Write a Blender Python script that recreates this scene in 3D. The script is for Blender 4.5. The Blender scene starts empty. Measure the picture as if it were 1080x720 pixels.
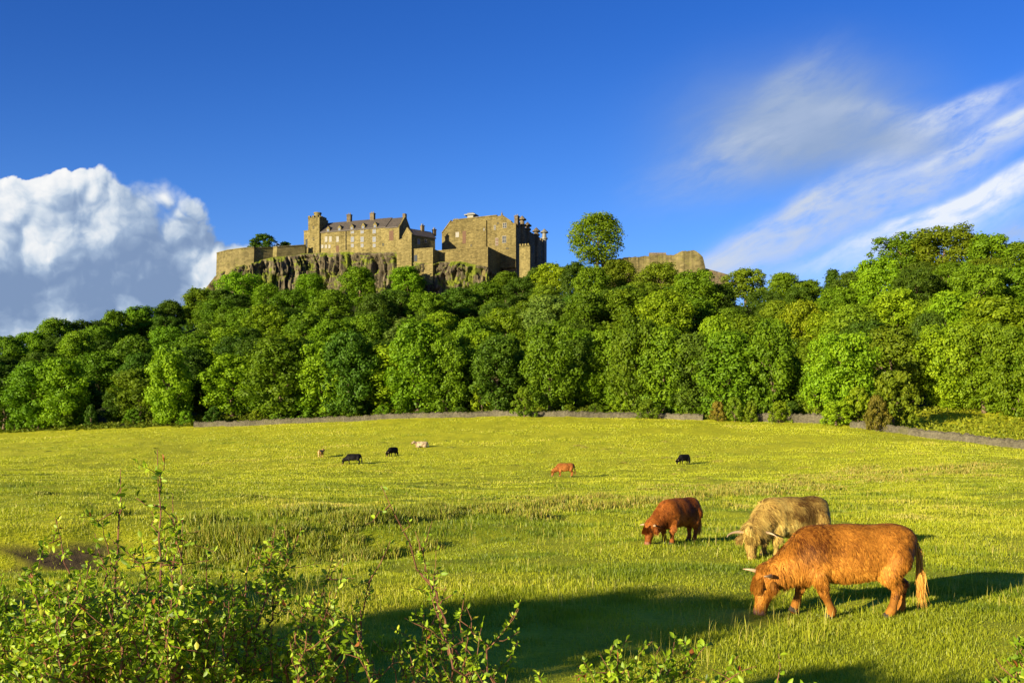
import bpy, math, random
import numpy as np
R = math.radians
scene = bpy.context.scene
COL = scene.collection
rng = np.random.default_rng(7)
random.seed(7)

# ------------------------------------------------------------------ camera, sky, sun, exposure
F = 1050.0            # focal length in photo pixels (photo is 1080 wide)
HZ = 467.0            # row of the level horizon in the photo
CAMH = 2.27
cam_d = bpy.data.cameras.new("camera"); cam = bpy.data.objects.new("camera", cam_d); COL.objects.link(cam)
cam.location = (0, 0, CAMH); cam.rotation_euler = (R(90), 0, 0)
cam_d.sensor_width = 36.0; cam_d.lens = 36.0 * F / 1080.0
cam_d.shift_y = (HZ - 360.0) / 1080.0
cam_d.clip_start = 0.1; cam_d.clip_end = 20000
scene.camera = cam

SUN_EL = 11.5
SUN_AZ = 226.0        # compass bearing (clockwise from +Y) of the sun
sd = np.array([math.sin(R(SUN_AZ)) * math.cos(R(SUN_EL)), math.cos(R(SUN_AZ)) * math.cos(R(SUN_EL)), math.sin(R(SUN_EL))])
sun_d = bpy.data.lights.new("sun", 'SUN'); sun = bpy.data.objects.new("sun", sun_d); COL.objects.link(sun)
from mathutils import Vector, Matrix
sun.rotation_euler = Vector(sd).to_track_quat('Z', 'Y').to_euler()
sun.location = (-60, -60, 60)
sun_d.energy = 5.0; sun_d.angle = R(0.5); sun_d.color = (1.0, 0.84, 0.58)

vs = scene.view_settings
vs.view_transform = 'Standard'; vs.look = 'None'; vs.gamma = 1.0; vs.use_curve_mapping = False
vs.exposure = 1.25
scene.cycles.use_denoising = True
scene.cycles.max_bounces = 6; scene.cycles.diffuse_bounces = 3; scene.cycles.transmission_bounces = 3
scene.cycles.sample_clamp_indirect = 4.0

world = bpy.data.worlds.new("World"); scene.world = world; world.use_nodes = True
world.cycles.sampling_method = 'NONE'

class NT:
    """small node-writing helper"""
    def __init__(s, tree): s.t = tree; s.n = tree.nodes; s.l = tree.links
    def new(s, kind, **kw):
        n = s.n.new(kind)
        for k, v in kw.items(): setattr(n, k, v)
        return n
    def put(s, sock, v):
        if isinstance(v, bpy.types.NodeSocket): s.l.new(v, sock)
        elif v is not None:
            try: sock.default_value = v
            except Exception:
                sock.default_value = (*v, 1.0)
    def m(s, op, a, b=None, c=None, clamp=False):
        n = s.new('ShaderNodeMath', operation=op); n.use_clamp = clamp
        s.put(n.inputs[0], a); s.put(n.inputs[1], b)
        if c is not None: s.put(n.inputs[2], c)
        return n.outputs[0]
    def sstep(s, x, lo, hi, a=0.0, b=1.0):
        n = s.new('ShaderNodeMapRange', interpolation_type='SMOOTHSTEP')
        s.put(n.inputs[0], x); s.put(n.inputs[1], lo); s.put(n.inputs[2], hi); s.put(n.inputs[3], a); s.put(n.inputs[4], b)
        return n.outputs[0]
    def mix(s, f, a, b, blend='MIX'):
        n = s.new('ShaderNodeMix', data_type='RGBA', blend_type=blend)
        s.put(n.inputs[0], f); s.put(n.inputs[6], a if isinstance(a, bpy.types.NodeSocket) else (*a[:3], 1)); s.put(n.inputs[7], b if isinstance(b, bpy.types.NodeSocket) else (*b[:3], 1))
        return n.outputs[2]
    def noise(s, vec, scale, detail=4, rough=0.55, out=0, dist=0.0):
        n = s.new('ShaderNodeTexNoise')
        if vec is not None: s.put(n.inputs['Vector'], vec)
        n.inputs['Scale'].default_value = scale; n.inputs['Detail'].default_value = detail
        n.inputs['Roughness'].default_value = rough; n.inputs['Distortion'].default_value = dist
        return n.outputs[out]
    def comb(s, x, y, z=0.0):
        n = s.new('ShaderNodeCombineXYZ'); s.put(n.inputs[0], x); s.put(n.inputs[1], y); s.put(n.inputs[2], z); return n.outputs[0]
    def ramp(s, f, stops):
        n = s.new('ShaderNodeValToRGB'); s.put(n.inputs[0], f)
        e = n.color_ramp.elements
        while len(e) < len(stops): e.new(0.5)
        for k, (p, c) in enumerate(stops): e[k].position = p; e[k].color = (*c, 1)
        return n.outputs[0]
    def vmul(s, vec, xyz):
        n = s.new('ShaderNodeVectorMath', operation='MULTIPLY'); s.put(n.inputs[0], vec); n.inputs[1].default_value = xyz; return n.outputs[0]
    def vadd(s, a, b):
        n = s.new('ShaderNodeVectorMath', operation='ADD'); s.put(n.inputs[0], a); s.put(n.inputs[1], b); return n.outputs[0]

SKY_STRENGTH = 0.09
def build_world():
    t = NT(world.node_tree); t.n.clear()
    out = t.new('ShaderNodeOutputWorld'); bg = t.new('ShaderNodeBackground')
    sky = t.new('ShaderNodeTexSky', sky_type='NISHITA'); sky.sun_disc = False
    sky.sun_elevation = R(SUN_EL); sky.sun_rotation = R(SUN_AZ); sky.altitude = 0
    sky.air_density = 1.0; sky.dust_density = 0.3; sky.ozone_density = 3.0
    # a polarised, deep blue evening sky
    hs = t.new('ShaderNodeHueSaturation'); hs.inputs['Saturation'].default_value = 1.28; hs.inputs['Value'].default_value = 1.0
    t.put(hs.inputs['Color'], sky.outputs[0])
    base = t.mix(1.0, hs.outputs[0], (0.72, 0.685, 1.04), 'MULTIPLY')
    tc = t.new('ShaderNodeTexCoord'); sep = t.new('ShaderNodeSeparateXYZ'); t.put(sep.inputs[0], tc.outputs['Generated'])
    x, y, z = sep.outputs
    ys = t.m('MAXIMUM', y, 0.05)
    U = t.m('MULTIPLY', t.m('DIVIDE', x, ys), 10.5)      # compass direction, in hundredths of the sky window
    V = t.m('MULTIPLY', t.m('DIVIDE', z, ys), 10.5)      # height above the horizon
    front = t.sstep(y, 0.1, 0.3)
    # darker, deeper blue away from the horizon
    grad = t.sstep(V, 1.4, 4.9)
    base = t.mix(t.m('MULTIPLY', grad, 0.55), base, t.mix(1.0, base, (0.46, 0.47, 0.68), 'MULTIPLY'))
    P = t.comb(U, V, 0.0)
    def px(a, b): return ((a - 540) / 100.0, (467 - b) / 100.0)
    # ---- cumulus
    g = bpy.data.node_groups.new("cumulus", 'ShaderNodeTree')
    g.interface.new_socket("P", in_out='INPUT', socket_type='NodeSocketVector')
    g.interface.new_socket("D", in_out='OUTPUT', socket_type='NodeSocketFloat')
    q = NT(g); gi = q.new('NodeGroupInput'); go = q.new('NodeGroupOutput')
    vec = gi.outputs[0]
    def warp(vec, scale, amp, det):
        nc = t.noise(vec, scale, det, 0.5, out=1)
        sub = t.new('ShaderNodeVectorMath', operation='SUBTRACT'); t.put(sub.inputs[0], nc); sub.inputs[1].default_value = (.5, .5, .5)
        return t.vadd(vec, t.vmul(sub.outputs[0], (amp, amp, 0)))
    Pc = warp(P, 1.6, 0.30, 2); Pc = warp(Pc, 6.0, 0.09, 3)
    blobs = [(12, 232, 44), (52, 212, 26), (76, 200, 22), (100, 204, 24), (126, 204, 20), (150, 222, 26), (176, 210, 16),
             (192, 222, 20), (186, 248, 34), (120, 250, 62), (50, 270, 70), (-20, 280, 80), (150, 290, 62), (70, 340, 90),
             (-60, 330, 110), (20, 380, 110), (140, 345, 70), (205, 290, 26), (198, 250, 26), (212, 282, 16), (180, 320, 46), (232, 270, 15), (250, 266, 12), (268, 264, 13), (215, 300, 30), (290, 284, 24)]
    d = None
    for bx, by, br in blobs:
        cx, cy = px(bx, by)
        sb = q.new('ShaderNodeVectorMath', operation='DISTANCE'); q.put(sb.inputs[0], vec); sb.inputs[1].default_value = (cx, cy, 0)
        e = q.m('SUBTRACT', br / 100.0, sb.outputs['Value'])
        d = e if d is None else q.m('SMOOTH_MAX', d, e, 0.06)
    for sc_, am_ in ((2.1, .17), (4.7, .085), (10.5, .042), (23.0, .018)):
        vo = q.new('ShaderNodeTexVoronoi', voronoi_dimensions='2D'); q.put(vo.inputs['Vector'], vec); vo.inputs['Scale'].default_value = sc_
        d = q.m('ADD', d, q.m('MULTIPLY', q.m('SUBTRACT', 0.34, q.m('MULTIPLY', vo.outputs['Distance'], vo.outputs['Distance'])), am_))
    q.put(go.inputs[0], d)
    def cum(vec):
        n = t.new('ShaderNodeGroup'); n.node_tree = g; t.put(n.inputs[0], vec); return n.outputs[0]
    d0 = cum(Pc)
    d1 = cum(t.vadd(Pc, (-0.045, 0.06, 0)))
    d2 = cum(t.vadd(Pc, (-0.26, 0.40, 0)))
    soft = t.m('SUBTRACT', t.sstep(U, -4.5, -3.8, 0.03, 0.24), t.sstep(U, -3.6, -3.3, 0.0, 0.17))              # crisp on the sunny side, frayed on the right
    cm = t.m('MULTIPLY', t.sstep(d0, 0.0, soft), front)
    lit = t.m('ADD', t.m('MULTIPLY', t.m('SUBTRACT', d0, d1), 2.6), t.m('MULTIPLY', t.m('SUBTRACT', d0, d2), 1.05))
    lit = t.m('ADD', lit, t.m('MULTIPLY', t.m('SUBTRACT', t.noise(Pc, 1.3, 4, 0.55), 0.5), 1.0))
    lit = t.m('SUBTRACT', lit, t.sstep(V, 2.4, 1.2, 0.0, 0.30))
    lit = t.m('SUBTRACT', lit, t.sstep(U, -4.7, -3.7, 0.0, 0.16))
    lit = t.m('ADD', lit, t.m('MULTIPLY', t.sstep(V, 2.15, 1.95), t.sstep(U, -3.7, -3.25, 0.0, 0.75)))
    lit = t.sstep(lit, -0.36, 0.95)
    cc = t.ramp(lit, [(0.0, (0.145, 0.21, 0.335)), (0.3, (0.25, 0.325, 0.44)), (0.62, (0.45, 0.505, 0.565)), (1.0, (0.70, 0.69, 0.67))])
    CS = 0.62 / SKY_STRENGTH
    cc = t.mix(1.0, cc, (CS, CS, CS), 'MULTIPLY')
    col = t.mix(t.m('MULTIPLY', cm, 0.97), base, cc)
    # ---- high streaks on the right
    nw = t.noise(P, 0.9, 3, 0.5, out=1)
    sb = t.new('ShaderNodeVectorMath', operation='SUBTRACT'); t.put(sb.inputs[0], nw); sb.inputs[1].default_value = (.5, .5, .5)
    Pw = t.vadd(P, t.vmul(sb.outputs[0], (0.30, 0.26, 0)))
    rot = t.new('ShaderNodeVectorRotate', rotation_type='Z_AXIS'); t.put(rot.inputs['Vector'], Pw); rot.inputs['Angle'].default_value = R(-24)
    fib = t.noise(t.vmul(rot.outputs[0], (0.75, 2.4, 1)), 1.3, 7, 0.62, dist=0.25)
    fib2 = t.noise(t.vmul(rot.outputs[0], (0.9, 1.8, 1)), 0.9, 4, 0.55)
    fib3 = t.noise(t.vmul(rot.outputs[0], (1.5, 4.2, 1)), 1.9, 6, 0.62, dist=0.2)
    streaks = [  # centre x, y, half length, width above, width below, angle, strength, whiteness
        (842, 138, 128, 74, 60, 8, 1.35, 0.04),
        (790, 148, 105, 26, 40, 24, 0.9, 0.34),
        (832, 92, 62, 28, 44, 38, 0.9, 0.18),
        (925, 120, 95, 15, 40, -6, 1.1, 0.34),
        (930, 145, 90, 30, 30, -8, 0.95, 0.06),
        (1012, 112, 70, 8, 26, 21, 1.2, 0.80),
        (850, 220, 145, 15, 40, 31, 1.15, 0.55),
        (1040, 142, 125, 9, 26, 27, 1.3, 0.80),
        (940, 205, 160, 11, 28, 26, 1.0, 0.50),
        (1005, 212, 165, 7, 34, 24, 1.5, 1.0),
        (1070, 248, 120, 20, 44, 18, 1.1, 0.34),
        (765, 270, 85, 18, 34, 28, 1.0, 0.60),
    ]
    for (sx, sy, hl, wa, wb, ang, st, wh) in streaks:
        cx, cy = px(sx, sy)
        mp = t.new('ShaderNodeVectorRotate', rotation_type='Z_AXIS'); t.put(mp.inputs['Vector'], Pw)
        mp.inputs['Center'].default_value = (cx, cy, 0); mp.inputs['Angle'].default_value = R(-ang)
        s2 = t.new('ShaderNodeSeparateXYZ'); t.put(s2.inputs[0], mp.outputs[0])
        a = t.m('DIVIDE', t.m('SUBTRACT', s2.outputs[0], cx), hl / 100.0)
        b = t.m('SUBTRACT', s2.outputs[1], cy)
        ba = t.m('DIVIDE', t.m('MAXIMUM', b, 0.0), wa / 100.0); bb = t.m('DIVIDE', t.m('MINIMUM', b, 0.0), wb / 100.0)
        r2 = t.m('ADD', t.m('MULTIPLY', a, a), t.m('ADD', t.m('MULTIPLY', ba, ba), t.m('MULTIPLY', bb, bb)))
        e = t.m('POWER', 2.718, t.m('MULTIPLY', r2, -1.5))
        tex = t.m('ADD', t.m('MULTIPLY', t.sstep(fib, 0.30, 0.68), 0.55), t.m('ADD', t.m('MULTIPLY', t.sstep(fib2, 0.3, 0.65), 0.45), t.m('MULTIPLY', t.sstep(fib3, 0.35, 0.65), 0.32)))
        if wh < .1: tex = t.m('ADD', t.m('MULTIPLY', tex, 0.35), 0.72)
        e = t.m('MULTIPLY', t.m('MULTIPLY', e, tex), st * 0.98, clamp=True)
        e = t.m('MULTIPLY', e, front)
        c = tuple((np.array((0.165, 0.245, 0.41)) * (1 - wh) + np.array((0.56, 0.60, 0.67)) * wh) * CS)
        col = t.mix(e, col, c)
    t.put(bg.inputs['Color'], col); bg.inputs['Strength'].default_value = SKY_STRENGTH
    t.l.new(bg.outputs[0], out.inputs[0])
build_world()

# ------------------------------------------------------------------ small helpers
def hashn(*a):
    v = np.sin(sum(np.asarray(x, float) * k for x, k in zip(a, (127.1, 311.7, 74.7)))) * 43758.5453
    return v - np.floor(v)
def vnoise(x, y):
    x = np.asarray(x, float); y = np.asarray(y, float)
    xi, yi = np.floor(x), np.floor(y); fx, fy = x - xi, y - yi
    fx = fx * fx * (3 - 2 * fx); fy = fy * fy * (3 - 2 * fy)
    a, b, c, d = hashn(xi, yi), hashn(xi + 1, yi), hashn(xi, yi + 1), hashn(xi + 1, yi + 1)
    return (a * (1 - fx) + b * fx) * (1 - fy) + (c * (1 - fx) + d * fx) * fy
def fbm(x, y, o=4):
    s = 0; a = 0.5
    for k in range(o): s = s + a * vnoise(np.asarray(x) * 2 ** k + 17 * k, np.asarray(y) * 2 ** k - 9 * k); a *= 0.5
    return s
def sstep(x, a, b):
    t = np.clip((np.asarray(x, float) - a) / (b - a), 0, 1); return t * t * (3 - 2 * t)

def mesh_arrays(name, V, faces, attrs=None, smooth=False):
    """V (n,3); faces: list of (m,k) int arrays; attrs: {name: per-vertex float array}"""
    me = bpy.data.meshes.new(name)
    V = np.asarray(V, np.float32)
    me.vertices.add(len(V)); me.vertices.foreach_set('co', V.ravel())
    loops = np.concatenate([np.asarray(f, np.int32).ravel() for f in faces])
    tot = np.concatenate([np.full(len(f), f.shape[1], np.int32) for f in faces])
    start = np.concatenate([[0], np.cumsum(tot)[:-1]]).astype(np.int32)
    me.loops.add(len(loops)); me.loops.foreach_set('vertex_index', loops)
    me.polygons.add(len(tot)); me.polygons.foreach_set('loop_start', start)
    try: me.polygons.foreach_set('loop_total', tot)
    except Exception: pass
    if attrs:
        for k, a in attrs.items():
            at = me.attributes.new(k, 'FLOAT', 'POINT'); at.data.foreach_set('value', np.asarray(a, np.float32))
    me.update(calc_edges=True)
    if smooth: me.polygons.foreach_set('use_smooth', np.ones(len(tot), bool))
    me.validate()
    return me
def link(name, me, mat=None, parent=None):
    if mat is not None and len(me.materials) == 0: me.materials.append(mat)
    o = bpy.data.objects.new(name, me); COL.objects.link(o)
    if parent is not None: o.parent = parent
    return o
def tag(o, label=None, cat=None, group=None, kind=None):
    if label: o['label'] = label
    if cat: o['category'] = cat
    if group: o['group'] = group
    if kind: o['kind'] = kind
    return o
def thing(name, label, cat, loc=(0, 0, 0), rotz=0.0, group=None):
    o = bpy.data.objects.new(name, None); COL.objects.link(o)
    o.empty_display_size = 0.3
    o.location = loc; o.rotation_euler = (0, 0, rotz)
    return tag(o, label, cat, group)

class MB:
    """collects boxes, prisms and tubes into one mesh"""
    def __init__(s): s.v = []; s.f = []
    def add(s, V, Fc):
        b = len(s.v); s.v += [tuple(map(float, p)) for p in V]; s.f += [tuple(int(i) + b for i in f) for f in Fc]
    def box(s, x0, x1, y0, y1, z0, z1, taper=0.0):
        t = taper
        V = [(x0, y0, z0), (x1, y0, z0), (x1, y1, z0), (x0, y1, z0), (x0 + t, y0 + t, z1), (x1 - t, y0 + t, z1), (x1 - t, y1 - t, z1), (x0 + t, y1 - t, z1)]
        s.add(V, [(3, 2, 1, 0), (4, 5, 6, 7), (0, 1, 5, 4), (1, 2, 6, 5), (2, 3, 7, 6), (3, 0, 4, 7)])
    def prism(s, poly, y0, y1):
        """poly: list of (x,z) counter-clockwise seen from -y; extruded from y0 to y1"""
        n = len(poly)
        V = [(x, y0, z) for x, z in poly] + [(x, y1, z) for x, z in poly]
        s.add(V, [tuple(range(n)), tuple(range(2 * n - 1, n - 1, -1))] + [(i, i + n, (i + 1) % n + n, (i + 1) % n) for i in range(n)])
    def xprism(s, poly, x0, x1):
        """poly: list of (y,z); extruded along x"""
        n = len(poly)
        V = [(x0, y, z) for y, z in poly] + [(x1, y, z) for y, z in poly]
        s.add(V, [tuple(range(n - 1, -1, -1)), tuple(range(n, 2 * n))] + [(i, (i + 1) % n, (i + 1) % n + n, i + n) for i in range(n)])
    def vprism(s, poly, z0, z1):
        n = len(poly)
        V = [(x, y, z0) for x, y in poly] + [(x, y, z1) for x, y in poly]
        s.add(V, [tuple(range(n - 1, -1, -1)), tuple(range(n, 2 * n))] + [(i, (i + 1) % n, (i + 1) % n + n, i + n) for i in range(n)])
    def cyl(s, x, y, z0, z1, r0, r1=None, n=14):
        r1 = r0 if r1 is None else r1
        V = [(x + r0 * math.cos(6.2832 * k / n), y + r0 * math.sin(6.2832 * k / n), z0) for k in range(n)] + \
            [(x + r1 * math.cos(6.2832 * k / n), y + r1 * math.sin(6.2832 * k / n), z1) for k in range(n)]
        s.add(V, [tuple(range(n - 1, -1, -1)), tuple(range(n, 2 * n))] + [(i, (i + 1) % n, (i + 1) % n + n, i + n) for i in range(n)])
    def tube(s, pts, rad, n=6, cap=True):
        pts = [np.array(p, float) for p in pts]; b = len(s.v); m = len(pts)
        for i, p in enumerate(pts):
            d = pts[min(i + 1, m - 1)] - pts[max(i - 1, 0)]; d /= np.linalg.norm(d) + 1e-9
            a = np.cross(d, (0.31, 0.17, 0.93) if abs(d[2]) < 0.9 else (1, 0.1, 0)); a /= np.linalg.norm(a) + 1e-9
            c = np.cross(d, a)
            for k in range(n):
                w = 6.2832 * k / n
                s.v.append(tuple(p + rad[i] * (a * math.cos(w) + c * math.sin(w))))
        for i in range(m - 1):
            for k in range(n):
                k2 = (k + 1) % n
                s.f.append((b + i * n + k, b + i * n + k2, b + (i + 1) * n + k2, b + (i + 1) * n + k))
        if cap:
            s.f.append(tuple(b + k for k in range(n - 1, -1, -1))); s.f.append(tuple(b + (m - 1) * n + k for k in range(n)))
    def mesh(s, name, smooth=False):
        me = bpy.data.meshes.new(name); me.from_pydata(s.v, [], s.f)
        if smooth: me.polygons.foreach_set('use_smooth', np.ones(len(s.f), bool))
        me.update(); return me
    def build(s, name, mat, parent=None, smooth=False):
        return link(name, s.mesh(name, smooth), mat, parent)

# ------------------------------------------------------------------ materials
def new_mat(name):
    m = bpy.data.materials.new(name); m.use_nodes = True
    t = NT(m.node_tree); t.n.clear()
    out = t.new('ShaderNodeOutputMaterial'); return m, t, out
def principled(t, out, col, rough=0.8, spec=0.3, bump=None, bstr=0.4, bdist=0.05):
    p = t.new('ShaderNodeBsdfPrincipled'); t.put(p.inputs['Base Color'], col if isinstance(col, bpy.types.NodeSocket) else (*col, 1))
    t.put(p.inputs['Roughness'], rough); p.inputs['Specular IOR Level'].default_value = spec
    if bump is not None:
        b = t.new('ShaderNodeBump'); b.inputs['Strength'].default_value = bstr; b.inputs['Distance'].default_value = bdist
        t.put(b.inputs['Height'], bump); t.l.new(b.outputs[0], p.inputs['Normal'])
    t.l.new(p.outputs[0], out.inputs[0]); return p
def wpos(t):
    return t.new('ShaderNodeNewGeometry').outputs['Position']
def ocoord(t):
    return t.new('ShaderNodeTexCoord').outputs['Object']
def attr(t, name):
    n = t.new('ShaderNodeAttribute'); n.attribute_name = name; return n.outputs['Fac']

def leafy(t, out, col, trans=0.35, rough=0.5, gloss=0.06):
    d = t.new('ShaderNodeBsdfDiffuse'); t.put(d.inputs[0], col)
    tr = t.new('ShaderNodeBsdfTranslucent'); t.put(tr.inputs[0], t.mix(1.0, col, (1.08, 1.12, 0.5), 'MULTIPLY'))
    mx = t.new('ShaderNodeMixShader'); mx.inputs[0].default_value = trans
    t.l.new(d.outputs[0], mx.inputs[1]); t.l.new(tr.outputs[0], mx.inputs[2])
    gl = t.new('ShaderNodeBsdfGlossy'); gl.inputs['Roughness'].default_value = rough; gl.inputs[0].default_value = (1, 1, 1, 1)
    m2 = t.new('ShaderNodeMixShader'); m2.inputs[0].default_value = gloss
    t.l.new(mx.outputs[0], m2.inputs[1]); t.l.new(gl.outputs[0], m2.inputs[2])
    t.l.new(m2.outputs[0], out.inputs[0])

def mat_crown():
    m, t, out = new_mat("tree_leaves")
    oi = t.new('ShaderNodeObjectInfo')
    v = attr(t, 'tint')
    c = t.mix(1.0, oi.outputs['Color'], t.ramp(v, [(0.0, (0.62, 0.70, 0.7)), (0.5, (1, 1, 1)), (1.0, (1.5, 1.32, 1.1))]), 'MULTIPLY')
    leafy(t, out, c, 0.34, 0.55, 0.008); return m
def mat_bark():
    m, t, out = new_mat("bark"); p = ocoord(t)
    n = t.noise(t.vmul(p, (9, 9, 2)), 6, 5, 0.6)
    principled(t, out, t.ramp(n, [(0.3, (0.06, 0.045, 0.03)), (0.7, (0.22, 0.16, 0.10))]), 0.9, 0.1, n, 0.5, 0.02); return m
def mat_grass():
    m, t, out = new_mat("grass_blades"); v = attr(t, 'tint'); p = wpos(t)
    big = t.noise(p, 0.11, 4, 0.6); mid = t.noise(p, 0.9, 3, 0.6)
    green = t.ramp(v, [(0.0, (0.105, 0.175, 0.008)), (0.5, (0.255, 0.305, 0.012)), (0.85, (0.42, 0.41, 0.028)), (1.0, (0.58, 0.47, 0.14))])
    yel = t.ramp(v, [(0.0, (0.22, 0.28, 0.010)), (0.5, (0.41, 0.45, 0.016)), (0.85, (0.47, 0.48, 0.030)), (1.0, (0.52, 0.45, 0.10))])
    f = t.m('ADD', t.sstep(big, 0.38, 0.66, 0, 0.7), t.sstep(mid, 0.42, 0.7, 0, 0.45), clamp=True)
    f = t.m('MAXIMUM', f, attr(t, 'dry'))
    leafy(t, out, t.mix(f, green, yel), 0.38, 0.45, 0.015); return m
def mat_rush():
    m, t, out = new_mat("rush_blades"); v = attr(t, 'tint')
    leafy(t, out, t.ramp(v, [(0.0, (0.09, 0.14, 0.008)), (0.6, (0.24, 0.28, 0.014)), (1.0, (0.42, 0.32, 0.07))]), 0.25, 0.5, 0.02); return m
def mat_ground():
    m, t, out = new_mat("turf_and_wood_floor"); p = wpos(t)
    big = t.noise(p, 0.11, 4, 0.6); mid = t.noise(p, 0.9, 4, 0.6); fine = t.noise(p, 14, 5, 0.7)
    far = t.noise(t.vmul(p, (1, 0.45, 1)), 1.3, 5, 0.7)
    g = t.ramp(t.m('ADD', t.m('MULTIPLY', fine, 0.55), t.m('MULTIPLY', far, 0.45)), [(0.3, (0.12, 0.165, 0.008)), (0.5, (0.26, 0.30, 0.011)), (0.72, (0.42, 0.42, 0.02))])
    y = t.ramp(t.m('ADD', t.m('MULTIPLY', fine, 0.5), t.m('MULTIPLY', far, 0.5)), [(0.32, (0.27, 0.30, 0.010)), (0.62, (0.55, 0.53, 0.022))])
    f = t.m('ADD', t.sstep(big, 0.38, 0.66, 0, 0.6), t.sstep(mid, 0.42, 0.7, 0, 0.35), clamp=True)
    c = t.mix(t.m('MAXIMUM', f, attr(t, 'dry')), g, y)
    c = t.mix(attr(t, 'soil'), c, t.ramp(t.noise(p, 4, 5, 0.6), [(0.3, (0.018, 0.014, 0.009)), (0.7, (0.075, 0.055, 0.03))]))
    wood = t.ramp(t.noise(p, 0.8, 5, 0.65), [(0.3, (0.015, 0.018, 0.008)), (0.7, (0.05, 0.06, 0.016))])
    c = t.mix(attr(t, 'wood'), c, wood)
    principled(t, out, c, 0.9, 0.1, fine, 0.6, 0.05); return m
def mat_stone(name, lo, hi, sc=1.1, moss=0.0):
    m, t, out = new_mat(name); p = ocoord(t)
    big = t.noise(p, 0.12, 5, 0.65)
    vo = t.new('ShaderNodeTexVoronoi'); t.put(vo.inputs['Vector'], t.vmul(p, (1.0, 1.0, 1.9))); vo.inputs['Scale'].default_value = sc
    vs_ = t.new('ShaderNodeSeparateColor'); t.put(vs_.inputs[0], vo.outputs['Color'])
    fine = t.noise(p, 2.2, 6, 0.7)
    streak = t.noise(t.vmul(p, (1.2, 1.2, 0.12)), 0.7, 4, 0.6)
    f = t.m('ADD', t.m('ADD', t.m('MULTIPLY', big, 0.62), t.m('MULTIPLY', vs_.outputs[0], 0.22)), t.m('ADD', t.m('MULTIPLY', fine, 0.22), t.m('MULTIPLY', streak, 0.34)))
    md = tuple((np.array(lo) + np.array(hi)) / 2)
    c = t.ramp(f, [(0.44, lo), (0.68, md), (0.90, hi)])
    if moss: c = t.mix(t.sstep(t.noise(p, 0.25, 5, 0.7), 0.52, 0.66, 0, moss), c, (0.12, 0.13, 0.02))
    principled(t, out, c, 0.92, 0.1, t.m('ADD', fine, vs_.outputs[1]), 0.6, 0.12); return m
def mat_crag():
    m, t, out = new_mat("crag_rock"); p = wpos(t)
    n = t.noise(t.vmul(p, (1, 1, 0.22)), 0.45, 6, 0.65); n2 = t.noise(p, 0.16, 5, 0.65); n3 = t.noise(t.vmul(p, (1, 1, 0.35)), 1.6, 5, 0.7)
    c = t.ramp(t.m('ADD', t.m('MULTIPLY', n, 0.6), t.m('MULTIPLY', n3, 0.4)), [(0.34, (0.02, 0.018, 0.013)), (0.5, (0.085, 0.072, 0.044)), (0.66, (0.215, 0.185, 0.110))])
    geo = t.new('ShaderNodeNewGeometry'); sp = t.new('ShaderNodeSeparateXYZ'); t.put(sp.inputs[0], geo.outputs['Normal'])
    ledge = t.m('MAXIMUM', t.sstep(sp.outputs[2], 0.35, 0.7), t.sstep(n2, 0.50, 0.60, 0, 0.9))
    c = t.mix(ledge, c, t.ramp(n3, [(0.3, (0.06, 0.10, 0.010)), (0.7, (0.20, 0.23, 0.02))]))
    principled(t, out, c, 0.95, 0.1, n3, 0.8, 0.3); return m
def mat_plain(name, c, rough=0.7, spec=0.2, var=0.25, sc=3.0):
    m, t, out = new_mat(name); n = t.noise(ocoord(t), sc, 5, 0.65)
    a = np.array(c); principled(t, out, t.ramp(n, [(0.3, tuple(a * (1 - var))), (0.7, tuple(a * (1 + var)))]), rough, spec, n, 0.3, 0.02); return m
def mat_glass(name, c):
    m, t, out = new_mat(name); principled(t, out, c, 0.55, 0.08); return m
def mat_coat():
    m, t, out = new_mat("shaggy_hair"); oi = t.new('ShaderNodeObjectInfo'); v = attr(t, 'tint')
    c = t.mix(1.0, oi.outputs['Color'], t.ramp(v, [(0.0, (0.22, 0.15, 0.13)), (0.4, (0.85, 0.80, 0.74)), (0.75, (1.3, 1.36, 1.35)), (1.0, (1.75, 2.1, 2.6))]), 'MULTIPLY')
    p = t.new('ShaderNodeBsdfPrincipled'); t.put(p.inputs['Base Color'], c); p.inputs['Roughness'].default_value = 0.6; p.inputs['Specular IOR Level'].default_value = 0.15
    tr = t.new('ShaderNodeBsdfTranslucent'); t.put(tr.inputs[0], c)
    mx = t.new('ShaderNodeMixShader'); mx.inputs[0].default_value = 0.18
    t.l.new(p.outputs[0], mx.inputs[1]); t.l.new(tr.outputs[0], mx.inputs[2]); t.l.new(mx.outputs[0], out.inputs[0]); return m
def mat_skin():
    m, t, out = new_mat("cow_hide"); oi = t.new('ShaderNodeObjectInfo'); n = t.noise(ocoord(t), 7, 5, 0.6)
    c = t.mix(1.0, oi.outputs['Color'], t.ramp(n, [(0.3, (0.35, 0.32, 0.3)), (0.7, (0.85, 0.85, 0.85))]), 'MULTIPLY')
    principled(t, out, c, 0.75, 0.15, n, 0.4, 0.02); return m

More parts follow.
